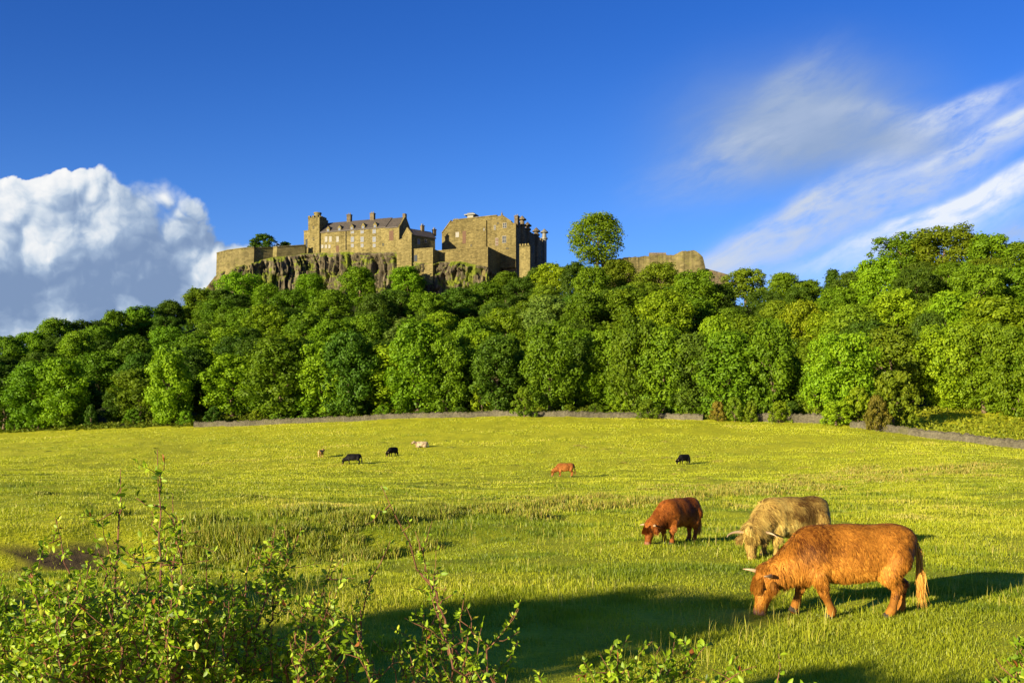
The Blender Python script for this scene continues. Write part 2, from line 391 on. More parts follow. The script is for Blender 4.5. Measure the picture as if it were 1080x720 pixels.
M = dict(crown=mat_crown(), bark=mat_bark(), grass=mat_grass(), rush=mat_rush(), ground=mat_ground(),
         stone=mat_stone("castle_stone", (0.058, 0.048, 0.018), (0.245, 0.208, 0.080)),
         stone2=mat_stone("palace_stone", (0.050, 0.041, 0.016), (0.205, 0.170, 0.064)),
         rampart=mat_stone("rampart_stone", (0.055, 0.048, 0.020), (0.20, 0.172, 0.070), 0.7, 0.45),
         dark=mat_stone("weathered_stone", (0.05, 0.042, 0.03), (0.20, 0.16, 0.09)),
         drystone=mat_stone("drystone", (0.035, 0.032, 0.022), (0.15, 0.138, 0.09), 3.2, 0.25),
         crag=mat_crag(), slate=mat_plain("slate", (0.075, 0.065, 0.05), 0.6, 0.3, 0.3, 1.2),
         glass=mat_glass("window_glass", (0.03, 0.04, 0.05)), white=mat_plain("white_window_paint", (0.26, 0.245, 0.19), 0.5, 0.3, 0.1),
         blue=mat_glass("painted_sky_reflection_pane", (0.14, 0.17, 0.22)), lead=mat_plain("pale_lead", (0.16, 0.16, 0.125), 0.5, 0.3, 0.15),  # blue panes are matte, the sky's reflection is put into their colour
         door=mat_plain("brown_boards_and_recesses", (0.10, 0.055, 0.03)), iron=mat_plain("iron", (0.03, 0.03, 0.03)),
         coat=mat_coat(), hide=mat_skin(), horn=mat_plain("horn", (0.34, 0.24, 0.13), 0.35, 0.4, 0.25, 4), hoof=mat_plain("hoof", (0.05, 0.04, 0.03), 0.8, 0.05),
         nose=mat_plain("cow_nose", (0.22, 0.11, 0.07), 0.7, 0.1), eye=mat_glass("eye", (0.01, 0.008, 0.006)))

# ------------------------------------------------------------------ terrain
# bearing (as photo column), wall row, wall distance
WALL = np.array([(-700, 520, 190), (-300, 480, 215), (-60, 459, 222), (0, 457, 220), (130, 452, 212), (275, 448, 205), (400, 442, 200), (520, 438.5, 195), (600, 438.5, 190),
                 (700, 441, 185), (800, 444, 178), (870, 446, 170), (905, 451, 160), (960, 459, 148), (1020, 466, 138), (1080, 473, 130), (1200, 484, 118), (1600, 520, 90), (2000, 530, 80)], float)
RIDGE = np.array([(-700, 505, 250), (-300, 470, 270), (-100, 430, 290), (0, 404, 310), (100, 376, 345), (200, 348, 385), (240, 326, 404), (400, 322, 404), (545, 320, 400), (640, 302, 398), (740, 300, 392),
                  (775, 322, 380), (860, 331, 350), (940, 306, 320), (1000, 299, 300), (1080, 302, 290), (1200, 312, 280), (1500, 390, 260), (2000, 450, 240)], float)
def zray(py, D): return CAMH + (HZ - py) / F * D
WZ = zray(WALL[:, 1], WALL[:, 2]); RZ = zray(RIDGE[:, 1], RIDGE[:, 2])
def dw(p): return np.interp(p, WALL[:, 0], WALL[:, 2])
GT = np.array([0, .12, .2, .3, .42, .52, .62, .72, .82, .92, 1.0]); GV = np.array([0, 0, -.01, -.06, -.13, -.10, .06, .27, .52, .78, 1.0])
def ditch_line(X): return 22.2 + 0.22 * (X + 12) + 0.6 * np.sin(X * 0.5)
def ground(X, Y, fine=True):
    X = np.asarray(X, float); Y = np.asarray(Y, float)
    p = 540 + F * X / np.maximum(Y, 25.0)
    Dw = dw(p); zw = np.interp(p, WALL[:, 0], WZ); Dr = np.interp(p, RIDGE[:, 0], RIDGE[:, 2]); zr = np.interp(p, RIDGE[:, 0], RZ)
    # soften the table breaks
    t = Y / Dw
    tt = np.clip(t, 0, 1)
    zf = zw * (np.interp(tt - .02, GT, GV) + np.interp(tt, GT, GV) + np.interp(np.minimum(tt + .02, 1), GT, GV)) / 3
    past = sstep(p, 905, 950)
    sl = np.clip((Y - Dw - 44 * past) / (Dr - Dw - 44 * past), 0, 1); ris = 5.0 * past * np.clip((Y - Dw) / 44, 0, 1)
    zh = zw + ris + (zr - zw - ris) * (0.25 * sl + 0.75 * sl ** 1.25)
    back = sstep(Y, Dr + 90, Dr + 420)
    z = np.where(t <= 1, zf, zh) * (1 - 0.97 * back)
    z = z + (t > 1) * (fbm(X / 14, Y / 14) - .45) * 3.0 * sstep(Y - Dw, 4, 30) * (1 - back)
    if fine:
        k = (t <= 1.05)
        z = z + k * ((fbm(X / 5.5, Y / 5.5, 3) - .44) * 0.42 * sstep(Y, 8, 25) + (fbm(X / 1.5, Y / 1.5, 3) - .44) * (0.12 + 0.20 * sstep(Y, 15, 30)) + (fbm(X / 30, Y / 30, 2) - .37) * 0.9 * sstep(Y, 25, 60) * (1 - sstep(t, .8, 1)))
        dl = ditch_line(X); fall = sstep(X, 3, -7) * (Y > 5)
        dd = Y - dl
        z = z - fall * (0.62 + .35 * sstep(X, -6, -9)) * np.exp(-(dd / np.where(dd < 0, 3.6, 1.15)) ** 2) + fall * 0.20 * np.exp(-((dd - 3.6) / 2.0) ** 2)
    return z
def pt(px, py, D): return np.array([(px - 540) / F * D, D, zray(py, D)])
def hit(px, py, d0=5.0, d1=260.0):
    """first ground point seen at a photo position"""
    Y = np.arange(d0, d1, 0.05); z = ground((px - 540) / F * Y, Y); ray = zray(py, Y)
    k = np.argmax(ray <= z); return np.array([(px - 540) / F * Y[k], Y[k], z[k]])

def build_ground():
    ys = [-60.0]
    while ys[-1] < 6000:
        y = ys[-1]
        st = 1.2 if y < 4 else 0.22 if y < 34 else 0.6 if y < 90 else 1.1 if y < 150 else 1.4 if y < 230 else 4 if y < 520 else 60 if y < 1000 else 500
        ys.append(y + st)
    ys = np.array(ys); u = np.concatenate([[-6, -3.5, -2.2], np.linspace(-1.35, 1.35, 420), [2.2, 3.5, 6]])
    U_, Y_ = np.meshgrid(u, ys)
    W = np.where(Y_ < 40, 42 + 0.25 * Y_ + 0.30 * np.maximum(Y_, 0), Y_ * 0.80 + 32)
    X_ = U_ * W * 0.72
    Z_ = ground(X_, Y_)
    n, m = X_.shape
    idx = np.arange(n * m).reshape(n, m)
    q = np.stack([idx[:-1, :-1], idx[:-1, 1:], idx[1:, 1:], idx[1:, :-1]], -1).reshape(-1, 4)
    p = 540 + F * X_ / np.maximum(Y_, 25)
    beyond = Y_ - dw(p)
    past = sstep(p, 905, 935)                    # right of the wood the ground past the wall is pasture
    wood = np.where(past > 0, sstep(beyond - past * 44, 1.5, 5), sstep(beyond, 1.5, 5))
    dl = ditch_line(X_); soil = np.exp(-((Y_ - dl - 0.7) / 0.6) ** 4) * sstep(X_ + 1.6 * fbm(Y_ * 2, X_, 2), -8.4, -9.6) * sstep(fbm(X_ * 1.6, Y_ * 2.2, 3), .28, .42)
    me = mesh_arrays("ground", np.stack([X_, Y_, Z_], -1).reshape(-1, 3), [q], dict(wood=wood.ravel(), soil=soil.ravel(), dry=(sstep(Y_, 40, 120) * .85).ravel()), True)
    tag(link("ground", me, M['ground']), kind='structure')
build_ground()

# ------------------------------------------------------------------ the crag under the castle
CRAG = np.array([(216, 304, 436), (226, 292, 431), (240, 283, 427), (262, 277, 425), (285, 272, 426), (322, 267, 430), (345, 266, 430), (421, 267, 419), (432, 276, 414),
                 (457, 279, 411), (463, 277, 412), (490, 276, 410), (514, 281, 407), (522, 288, 411), (548, 292, 418), (585, 296, 414)], float)
def build_crag():
    P = np.array([pt(*c) for c in CRAG]); seg = np.r_[0, np.cumsum(np.linalg.norm(np.diff(P[:, :2], axis=0), axis=1))]
    S = np.arange(0, seg[-1], 0.35)
    X = np.interp(S, seg, P[:, 0]); Y = np.interp(S, seg, P[:, 1]); Zt = np.interp(S, seg, P[:, 2]) + (fbm(S / 6, S * 0, 3) - .45) * 1.5
    tx, ty = np.gradient(X), np.gradient(Y); L = np.hypot(tx, ty); nx, ny = ty / L, -tx / L     # towards the camera
    V = np.linspace(0, 1, 60)
    h = 30.0
    s2 = S[:, None] + 0 * V; v2 = V[None] + 0 * S[:, None]
    # basalt-like columns: each a tilted facet with broken ledges, open joints between
    def cols(w, sd, jit):
        q = s2 / w + (vnoise(v2 * 5 + sd, np.floor(s2 / w / 3) * 1.0) - .5) * jit; c = np.floor(q); f = q - c
        blk = np.floor(v2 * (2.5 + 3 * hashn(c, c * 0 + sd)) + hashn(c, c * 0 + sd + 1)); h_ = hashn(c, blk, c * 0 + sd)
        return h_ + (f - .5) * (hashn(c, blk + 5, c * 0 + sd) - .5) * 1.6 - np.where((f < .10) | (f > .92), .55, 0)
    out = 3.2 * v2 ** 1.1 + cols(5.3, 3, .8) * 2.8 + cols(2.2, 11, 1.2) * 1.7 + cols(.95, 23, 1.2) * .7 + (fbm(s2 / 11, v2 * 1.6) - .45) * 7.0 + (fbm(s2 / 2, v2 * 12) - .45) * 1.4 - 2.2
    col2 = vnoise(s2 * 1.3, v2 * 14)
    out = out * sstep(v2, 0, 0.07)
    dz = v2 * h + (col2 - .5) * .5 * (v2 > 0)
    VX = X[:, None] + nx[:, None] * out; VY = Y[:, None] + ny[:, None] * out; VZ = Zt[:, None] - dz
    # flat top running back under the buildings
    tops = np.array([1.5, 6, 20, 50, 75]); tz = np.array([0.3, .5, .8, .5, -2])
    TX = X[:, None] - nx[:, None] * 0 + 0 * tops; TY = Y[:, None] + tops; TZ = Zt[:, None] + tz
    back = (X[:, None], Y[:, None] + 80, Zt[:, None] - 40)
    AX = np.concatenate([back[0], TX[:, ::-1], VX], 1); AY = np.concatenate([back[1], TY[:, ::-1], VY], 1); AZ = np.concatenate([back[2], TZ[:, ::-1], VZ], 1)
    n, m = AX.shape; idx = np.arange(n * m).reshape(n, m)
    q = np.stack([idx[:-1, :-1], idx[:-1, 1:], idx[1:, 1:], idx[1:, :-1]], -1).reshape(-1, 4)
    me = mesh_arrays("crag", np.stack([AX, AY, AZ], -1).reshape(-1, 3), [q])
    tag(link("crag", me, M['crag']), kind='structure')
build_crag()

# ------------------------------------------------------------------ castle
class Fr:
    """a building frame: origin on the ground plan, front plane through it, turned by rot degrees (front faces -y)"""
    def __init__(s, px, D, rot):
        s.o = np.array([(px - 540) / F * D, D]); s.r = R(rot); s.ex = np.array([math.cos(s.r), math.sin(s.r)]); s.ey = np.array([-math.sin(s.r), math.cos(s.r)])
    def at(s, px, py, y=0.0):
        """local x and height of the point of the plane (local y) seen at px, py"""
        a = (px - 540) / F; o = s.o + s.ey * y
        lx = (a * o[1] - o[0]) / (s.ex[0] - a * s.ex[1])
        D = o[1] + s.ex[1] * lx
        return lx, zray(py, D)
    def x(s, px, y=0.0): return s.at(px, 0, y)[0]
    def thing(s, name, label, cat, group=None): return thing(name, label, cat, (s.o[0], s.o[1], 0), s.r, group)

def window(fr, parent, px, py, w, h, frame='white', pane='glass', y=0.0):
    """a framed window set into the front plane; w,h in metres"""
    x, z = fr.at(px, py, y)
    b = MB(); f = 0.10
    b.box(x - w / 2, x + w / 2, y - 0.12, y + 0.2, z + h / 2 - f, z + h / 2); b.box(x - w / 2, x + w / 2, y - 0.2, y + 0.2, z - h / 2, z - h / 2 + f)
    b.box(x - w / 2, x - w / 2 + f, y - 0.12, y + 0.2, z - h / 2 + f, z + h / 2 - f); b.box(x + w / 2 - f, x + w / 2, y - 0.12, y + 0.2, z - h / 2 + f, z + h / 2 - f)
    b.box(x - 0.05, x + 0.05, y - 0.08, y + 0.2, z - h / 2 + f, z + h / 2 - f); b.box(x - w / 2 + f, x - 0.05, y - 0.08, y + 0.2, z - 0.05, z + 0.05); b.box(x + 0.05, x + w / 2 - f, y - 0.08, y + 0.2, z - 0.05, z + 0.05)
    o = b.build('window', M[frame], parent)
    c = MB(); c.box(x - w / 2 + f, x + w / 2 - f, y - 0.03, y + 0.1, z - h / 2 + f, z + h / 2 - f); c.build('pane', M[pane], o)
    return o
def chimney(parent, x, y, z0, z1, w, d, pots=2):
    b = MB(); b.box(x - w / 2, x + w / 2, y - d / 2, y + d / 2, z0, z1 - 0.3); b.box(x - w / 2 - .15, x + w / 2 + .15, y - d / 2 - .15, y + d / 2 + .15, z1 - 0.3, z1)
    o = b.build('chimney', M['dark'], parent)
    for k in range(pots):
        q = MB(); q.cyl(x - w / 2 + w * (k + .5) / pots, y, z1, z1 + 0.8, .24, .18, 8); q.build('chimney_pot', M['lead'], o)
    return o
def cren_profile(x0, x1, z, n, h=0.9, fill=0.55):
    st = (x1 - x0) / n; p = [(x0, z - .5), (x1, z - .5)]
    for k in range(n - 1, -1, -1):
        a, b = x0 + st * k, x0 + st * (k + fill)
        p += ([(x1, z + .02)] if k == n - 1 else []) + [(b, z + .02), (b, z + h), (a, z + h)] + ([(a, z + .02)] if k > 0 else [])
    return p
def crenels(b, x0, x1, y0, y1, z, n, h=0.9, fill=0.55): b.prism(cren_profile(x0, x1, z, n, h, fill), y0, y1)
def crenels_y(b, y0, y1, x0, x1, z, n, h=0.9, fill=0.55): b.xprism(cren_profile(y0, y1, z, n, h, fill), x0, x1)

def castle():
    # ---- long range with slate roof
    f = Fr(421, 425, -20)
    t = f.thing('castle_range', 'long sandstone castle range with dormered slate roof, above the crag beside the square tower', 'castle building')
    xl, xr = f.x(337.5), 0.0
    ze = f.at(421, 238.6)[1]; z0 = ze - 16; dep = 12.0
    b = MB(); b.xprism([(0, z0), (dep, z0), (dep, ze), (dep / 2, ze + 5.0), (0, ze)], xl, xr); wl = b.build('wall', M['stone'], t)
    r = MB(); xm = f.x(407)
    for (a0, a1, dz) in ((xl + .3, xm, .25), (xm, xr - .5, -.1)):
        r.add([(a0, -.4, ze - .1 + dz), (a1, -.4, ze - .1 + dz), (a1, dep / 2, ze + 5.25 + dz), (a0, dep / 2, ze + 5.25 + dz), (a0, dep + .4, ze - .1 + dz), (a1, dep + .4, ze - .1 + dz),
               (a0, -.4, ze - .4 + dz), (a1, -.4, ze - .4 + dz), (a1, dep / 2, ze + 4.9 + dz), (a0, dep / 2, ze + 4.9 + dz), (a0, dep + .4, ze - .4 + dz), (a1, dep + .4, ze - .4 + dz)],
              [(0, 1, 2, 3), (3, 2, 5, 4), (6, 9, 8, 7), (9, 10, 11, 8), (0, 6, 7, 1), (4, 5, 11, 10), (0, 3, 9, 6), (3, 4, 10, 9), (1, 7, 8, 2), (2, 8, 11, 5)])
    roof = r.build('roof', M['slate'], t)
    for cx, top in ((368.5, 226.5), (393, 225)):
        x, _ = f.at(cx, top, dep / 2); zt = f.at(cx, top, dep / 2)[1]
        chimney(roof, x, dep / 2, ze + 3.5, zt, 1.9, 1.6)
    g = MB(); g.xprism([(-.15, ze - .5), (.35, ze - .5), (dep / 2, ze + 4.7), (dep - .35, ze - .5), (dep + .15, ze - .5), (dep / 2, ze + 5.9)], xr - .45, xr + .15); g.build('gable_coping', M['stone'], t)
    ch = MB(); ch.box(xr - 1.0, xr + .3, dep / 2 - .8, dep / 2 + .8, ze + 4.8, ze + 6.6); ch.build('chimney', M['dark'], roof)
    for dx in (346, 358, 371, 383, 395.5):
        x, _ = f.at(dx, 240); d = MB(); w = .85
        d.prism([(x - w, ze - .6), (x + w, ze - .6), (x + w, ze + 1.5), (x, ze + 2.8), (x - w, ze + 1.5)], -.05, 3.5)
        do = d.build('dormer', M['stone'], roof)
        q = MB(); q.box(x - .45, x + .45, -.12, 0, ze - .1, ze + 1.3); q.build('pane', M['blue'], do)
    for wx, wy in ((344, 252.3), (348.5, 252.3), (356, 252.3)): window(f, t, wx, wy, 1.3, 2.4, pane='lead')
    for wx, wy in ((340, 260), (343.8, 260), (347.5, 260)): window(f, t, wx, wy, 1.1, 1.5, pane='lead')
    for wx in (371.7, 382, 394.7):
        window(f, t, wx, 244, 1.6, 1.9, pane='blue'); window(f, t, wx, 252.5, 1.6, 2.3, pane='blue'); window(f, t, wx, 259, 1.4, 1.5, pane='blue')
    window(f, t, 404, 258, 1.1, 1.2, 'stone')
    x, z = f.at(365, 243); q = MB(); q.tube([(x, -.2, z), (x, -.2, z - 8.5)], [.16, .16], 8); q.build('drainpipe', M['iron'], t)
    x0, zt = f.at(410.5, 243.5); x1, zb = f.at(415, 253.5); q = MB(); q.box(x0, x1, -.06, .3, zb, zt); q.build('recess_shade_panel', M['door'], t)  # flat brown panel painting the shade of a recess in the wall
    x, z = f.at(356, 262); q = MB(); q.box(x - .7, x + .7, -.06, .3, z - 1.6, z + 1.2); q.build('door', M['door'], t)
    # ---- square tower at its left end
    f = Fr(336.8, 437.5, -20)
    t = f.thing('castle_tower', 'tall square stone tower with battlements and a small round cap turret, left of the range', 'castle tower')
    x0 = f.x(325); z1 = f.at(336, 229)[1]; z0 = z1 - 26; dp = 7.5
    b = MB(); b.box(x0, 0, 0, dp, z0, z1); w = b.build('wall', M['stone'], t)
    c = MB(); crenels(c, x0 - .06, .06, -.06, .7, z1, 3); crenels(c, x0 - .06, .06, dp - .7, dp + .06, z1, 3)
    crenels_y(c, .71, dp - .71, -.6, .061, z1, 4); crenels_y(c, .71, dp - .71, x0 - .061, x0 + .6, z1, 4)
    c.build('battlements', M['stone'], t)
    q = MB(); q.cyl((f.x(328.5) + f.x(336)) / 2, 2.2, z1 - .3, z1 + 2.0, 1.55, 1.5, 12); q.cyl((f.x(328.5) + f.x(336)) / 2, 2.2, z1 + 2.0, z1 + 2.5, 1.75, 1.75, 12); q.build('cap_turret', M['stone'], t)
    x2 = f.x(320.5, 1.0); zl = f.at(322, 244, 1.0)[1]; b = MB(); b.box(x2, x0, 1.0, dp - 1, z0, zl); b.box(x2 - .15, x0, .85, dp - .85, zl, zl + .35); b.build('side_turret', M['stone'], t)
    for px_, py_ in ((330.5, 240), (330.5, 252)): window(f, t, px_, py_, .8, 1.5, 'stone')
    xq, zq = f.at(323.3, 257, 1.0); q = MB(); q.box(xq - .5, xq + .5, .94, 1.3, zq - 2, zq + 2); q.build('arrow_slit', M['glass'], t)
    # ---- left curtain wall
    pts = [(228.5, 267.5, 432, 290), (240, 264.5, 427, 286), (255, 262.5, 424.5, 281), (268, 261.5, 424, 278), (271, 262, 425.5, 277), (288, 261.5, 430, 273), (292, 261, 429, 273), (322, 259, 436, 270)]
    t = tag(thing('curtain_wall', 'low pale curtain wall curving along the crag left of the square tower', 'castle wall', (0, 0, 0)))
    V = []; Fc = []; n = len(pts)
    for (px_, py_, D, pb) in pts:
        a = pt(px_, py_, D); lo = zray(pb + 6, D)
        V += [(a[0], a[1] - 1.0, lo), (a[0], a[1], a[2]), (a[0], a[1] + 3.0, a[2] + .0), (a[0], a[1] + 3.0, lo)]
    for i in range(n - 1):
        for k in range(4): Fc.append((4 * i + k, 4 * i + (k + 1) % 4, 4 * i + 4 + (k + 1) % 4, 4 * i + 4 + k)[::-1])
    Fc += [(0, 1, 2, 3), tuple(4 * (n - 1) + k for k in (3, 2, 1, 0))]
    b = MB(); b.add(V, Fc); b.build('wall', M['rampart'], t)
    b = MB()
    for i in range(n - 1):
        a, c = pt(*pts[i][:3]), pt(*pts[i + 1][:3])
        b.add([(a[0], a[1] - .25, a[2]), (c[0], c[1] - .25, c[2]), (c[0], c[1] + .8, c[2]), (a[0], a[1] + .8, a[2]), (a[0], a[1] - .25, a[2] + .45), (c[0], c[1] - .25, c[2] + .45), (c[0], c[1] + .8, c[2] + .45), (a[0], a[1] + .8, a[2] + .45)],
              [(3, 2, 1, 0), (4, 5, 6, 7), (0, 1, 5, 4), (1, 2, 6, 5), (2, 3, 7, 6), (3, 0, 4, 7)])
    b.build('coping', M['rampart'], t)
    # ---- small gabled house
    f = Fr(434.5, 414, 40)
    t = f.thing('gabled_house', 'small shaded gabled house with dark slate roof between the long range and palace block', 'castle building')
    xr = f.x(459); ze = f.at(434.5, 247.5)[1]; z0 = ze - 9; dp = 7.0
    b = MB(); b.xprism([(0, z0), (dp, z0), (dp, ze), (dp / 2, ze + 2.9), (0, ze)], 0, xr); b.build('wall', M['stone'], t)
    r = MB(); r.xprism([(-.35, ze - .25), (dp / 2, ze + 2.95), (dp + .35, ze - .25), (dp + .35, ze + .1), (dp / 2, ze + 3.35), (-.35, ze + .1)], .5, xr + .3); roof = r.build('roof', M['slate'], t)
    g = MB(); g.xprism([(-.2, ze - .5), (dp / 2, ze + 2.7), (dp + .2, ze - .5), (dp + .2, ze + .35), (dp / 2, ze + 3.7), (-.2, ze + .35)], -.1, .5); g.build('gable_coping', M['stone'], t)
    for cx, top in ((445.5, 238), (458, 242)):
        x, zt = f.at(cx, top, dp / 2); chimney(roof, x, dp / 2, ze + 1.8, zt, 1.3, 1.2, 2)
    window(f, t, 441.5, 255, 1.3, 2.2, pane='blue'); window(f, t, 449, 254, 1.1, 1.6)
    # ---- stepped wall between them
    f = Fr(434, 413, -20)
    t = f.thing('stepped_wall', 'sloping stone wall stepping down from the gabled house towards the long range', 'castle wall')
    a = f.at(418.5, 254); c = f.at(427, 250); e = f.at(434, 246.5); zb = f.at(434, 288)[1]
    b = MB(); b.prism([(a[0], zb), (e[0], zb), (e[0], e[1]), (c[0], c[1]), (a[0], a[1])], 0, 1.4); b.build('wall', M['stone'], t)
    # ---- palace block
    f = Fr(544, 420, -20)
    t = f.thing('palace_block', 'massive ochre palace block with a broad gable, tallest mass of the castle', 'castle building')
    q = lambda a, b_: f.at(a, b_)
    zb = q(544, 282)[1]
    poly = [(q(466, 282)[0], zb), (0, zb), q(544, 236), q(539.5, 234.5), q(529, 227.3), q(524, 228), q(500, 230.5), q(478, 233), q(475.5, 233.5), q(466, 246.5)]
    b = MB(); b.prism(poly, 0, 13); b.build('wall', M['stone2'], t)
    k = MB()
    for (p0, p1) in (((478, 233), (500, 230.5)), ((500, 230.5), (524, 228)), ((529, 227.3), (539.5, 234.5)), ((475.5, 233.5), (466, 246.5))):
        a, c = q(*p0), q(*p1); 
        if a[0] > c[0]: a, c = c, a
        k.prism([(a[0], a[1] + .05), (c[0], c[1] + .05), (c[0], c[1] + .55), (a[0], a[1] + .55)], -.25, 1.0)
    k.build('coping', M['stone2'], t)
    r = MB(); a, c = q(478, 233), q(527, 227.5)
    r.add([(a[0], 1.2, a[1]), (c[0], 1.2, c[1]), (c[0], 12.5, c[1] - 1), (a[0], 12.5, a[1] - 1), (a[0] + 4, 6.5, a[1] + .2), (c[0] - 1, 6.5, c[1] + .2)], [(0, 1, 5, 4), (1, 2, 5), (2, 3, 4, 5), (3, 0, 4), (3, 2, 1, 0)])
    roof = r.build('roof', M['slate'], t)
    ln = MB(); x0, zt = f.at(491.5, 227.6, 7); x1, _ = f.at(503, 227.6, 7); zb2 = f.at(497, 231, 7)[1] - .6
    ln.box(x0 + 1.2, x1 - 1.2, 5.6, 8.4, zb2, zt - .2); ln.box(x0, x1, 4.8, 9.2, zt - .2, zt + .15); ln.box(x0 + .7, x1 - .7, 5.4, 8.6, zt + .15, zt + .9, .5); ln.build('roof_lantern', M['lead'], roof)
    chimney(roof, f.at(543.3, 230)[0], 2.2, q(543, 238)[1], f.at(543, 226.8)[1], 1.5, 2.4, 2)
    x, z = q(529, 227); fn = MB(); fn.box(x - .3, x + .3, .1, .7, z, z + .8); fn.cyl(x, .4, z + .8, z + 1.9, .22, .04, 8); fn.build('finial', M['dark'], t)
    chimney(roof, q(477, 232)[0] + .8, 2.0, q(477, 236)[1], q(477, 231.3)[1], 2.0, 1.6, 3)
    # windows of the palace
    window(f, t, 532.3, 237.8, 1.7, 2.2); window(f, t, 525, 235.5, 1.0, 1.0, 'stone2'); window(f, t, 522, 240, .9, 2.0)
    window(f, t, 531.8, 252.5, 1.8, 3.0); window(f, t, 524, 255, 1.3, 3.2, 'white', 'door'); window(f, t, 482.3, 247.5, 1.6, 2.2, 'white', 'lead')
    window(f, t, 510.5, 242, .9, 1.4, 'stone2', 'lead'); window(f, t, 535, 262, 1.4, .8, 'stone2'); window(f, t, 497, 259, .9, 1.2, 'stone2')
    x, z = q(489.6, 250); d = MB(); d.box(x - .8, x + .8, -.05, .4, z - 2.8, z + 2.6); d.build('brown_recess_panel', M['door'], t)  # flat brown panel marking a tall recess
    x, z = q(512.6, 231); bt = MB(); bt.box(x - .35, x + .35, -.6, 0, z - 13, z - .6, .05); bt.build('buttress', M['stone2'], t)
    # ---- shaded east range of the palace
    a = f.o + f.ex * .01 + f.ey * .3
    f2 = Fr(544, 420, -20)
    t = f2.thing('palace_side_range', 'shaded side range with round corner turrets behind the right edge of the palace block', 'castle building')
    zt = q(544, 234)[1]; b = MB(); xs = 0.05
    b.box(xs - 9, xs, 13.05, 42, zt - 34, zt - 1.5); b.box(xs - 6, xs - .02, 1.0, 13.0, zt - 34, zt - .2); b.build('wall', M['dark'], t)
    c = MB()
    crenels_y(c, 1.05, 12.9, xs - .6, xs + .05, zt - .2, 4, 1.0); crenels_y(c, 13.1, 41.9, xs - .6, xs + .055, zt - 1.5, 10, 1.1)
    c.build('battlements', M['dark'], t)
    for yy, hh in ((8.0, 2.8), (15, 1.6), (27, 1.6), (38.5, 3.4)):
        u = MB(); u.cyl(xs, yy, zt - 16, zt - 1 + hh * .3, 1.1, 1.15, 10); u.cyl(xs, yy, zt - 1 + hh * .3, zt - 1 + hh * .3 + .6, 1.6, 1.6, 10); u.cyl(xs, yy, zt - .4 + hh * .3, zt - .4 + hh, 1.1, .9, 10); u.cyl(xs, yy, zt - .4 + hh, zt + .1 + hh, 1.9, 1.7, 10); u.cyl(xs, yy, zt + .1 + hh, zt + 1.5 + hh, 1.5, .15, 10)
        u.build('corner_turret', M['lead'] if yy > 30 else M['dark'], t)
    for k in range(5):
        u = MB(); u.box(xs - .2, xs + .08, 10 + k * 6, 11.2 + k * 6, zt - 9, zt - 6); u.build('window', M['glass'], t)
    # ---- small battlemented wall at its foot
    f = Fr(547, 414, -20)
    t = f.thing('outer_wall', 'small sunlit battlemented wall at the foot of the shaded palace side', 'castle wall')
    x1 = f.x(559); z1 = f.at(553, 259)[1]; b = MB(); b.box(0.3, x1, 0, 1.2, z1 - 24, z1); b.build('wall', M['stone'], t)
    c = MB(); crenels(c, .3, x1, 0, .6, z1, 4, .8); c.build('battlements', M['stone'], t)
    # ---- retaining bastions on the rock
    f = Fr(514.5, 409, -20)
    t = f.thing('bastion', 'broad retaining bastion with a shaded right face below the palace block', 'castle wall')
    x0 = f.x(461.5); z1 = f.at(514, 261.5)[1]; b = MB()
    b.vprism([(x0, 0), (0, 0), (0.4, 24), (x0, 24)], z1 - 13, z1); b.build('wall', M['stone2'], t)
    b = MB(); b.box(x0 - .1, 0.12, -.15, .8, z1, z1 + .5); b.box(-.7, .12, .8, 22, z1, z1 + .5); b.build('parapet', M['stone2'], t)
    f = Fr(456.5, 411, -20)
    t = f.thing('retaining_wall', 'small retaining wall on the crag below the gabled house, ivy on top', 'castle wall')
    x0 = f.x(433); z1 = f.at(456, 262)[1]; b = MB(); b.box(x0, 0, 0, 9, z1 - 16, z1); b.build('wall', M['stone'], t)
    xo, zo = f.at(438.5, 272); q2 = MB(); q2.box(xo - .7, xo + .7, -.05, .4, zo - 1.4, zo + 1.2); q2.build('arched_opening', M['glass'], t)
    p_ = MB(); p_.box(x0 - .1, .1, -.12, .6, z1, z1 + .4); p_.build('coping', M['stone'], t)
    # ---- long rampart to the right
    t = thing('rampart', 'long low ruined rampart with a raised end, right of the lone skyline tree', 'castle wall')
    pr = [(634, 274.5, 397), (640, 272.5, 397), (655, 271, 396), (680, 268.3, 395), (700, 267.5, 394), (712, 267, 393), (715, 265, 392.6), (722, 263, 392), (734, 263, 391), (738, 265.5, 391), (741.5, 270, 391), (744, 281, 391)]
    pa = np.array(pr, float); xs_ = np.linspace(634, 744, 120); jt = (fbm(xs_ / 4, xs_ * 0, 3) - .45) * 2.0 + (hashn(np.floor(xs_ / 1.7), 4) - .5) * .5
    pr = [(x_, float(np.interp(x_, pa[:, 0], pa[:, 1])) + 1.0 + float(j_), float(np.interp(x_, pa[:, 0], pa[:, 2])) + float(fbm(x_ / 9, 3.0)) * 1.5) for x_, j_ in zip(xs_, jt)]
    V = []; Fc = []; n = len(pr)
    for (px_, py_, D) in pr:
        a = pt(px_, py_, D); lo = zray(312, D)
        V += [(a[0], a[1] - 1.6, lo), (a[0], a[1], a[2] - .2), (a[0], a[1] + .8, a[2]), (a[0] + 1, a[1] + 7.0, a[2]), (a[0] + 1, a[1] + 7.0, lo)]
    for i in range(n - 1):
        for k in range(5): Fc.append((5 * i + k, 5 * i + 5 + k, 5 * i + 5 + (k + 1) % 5, 5 * i + (k + 1) % 5))
    Fc += [(0, 1, 2, 3, 4), tuple(5 * (n - 1) + k for k in (4, 3, 2, 1, 0))]
    b = MB(); b.add(V, Fc); b.build('wall', M['rampart'], t)
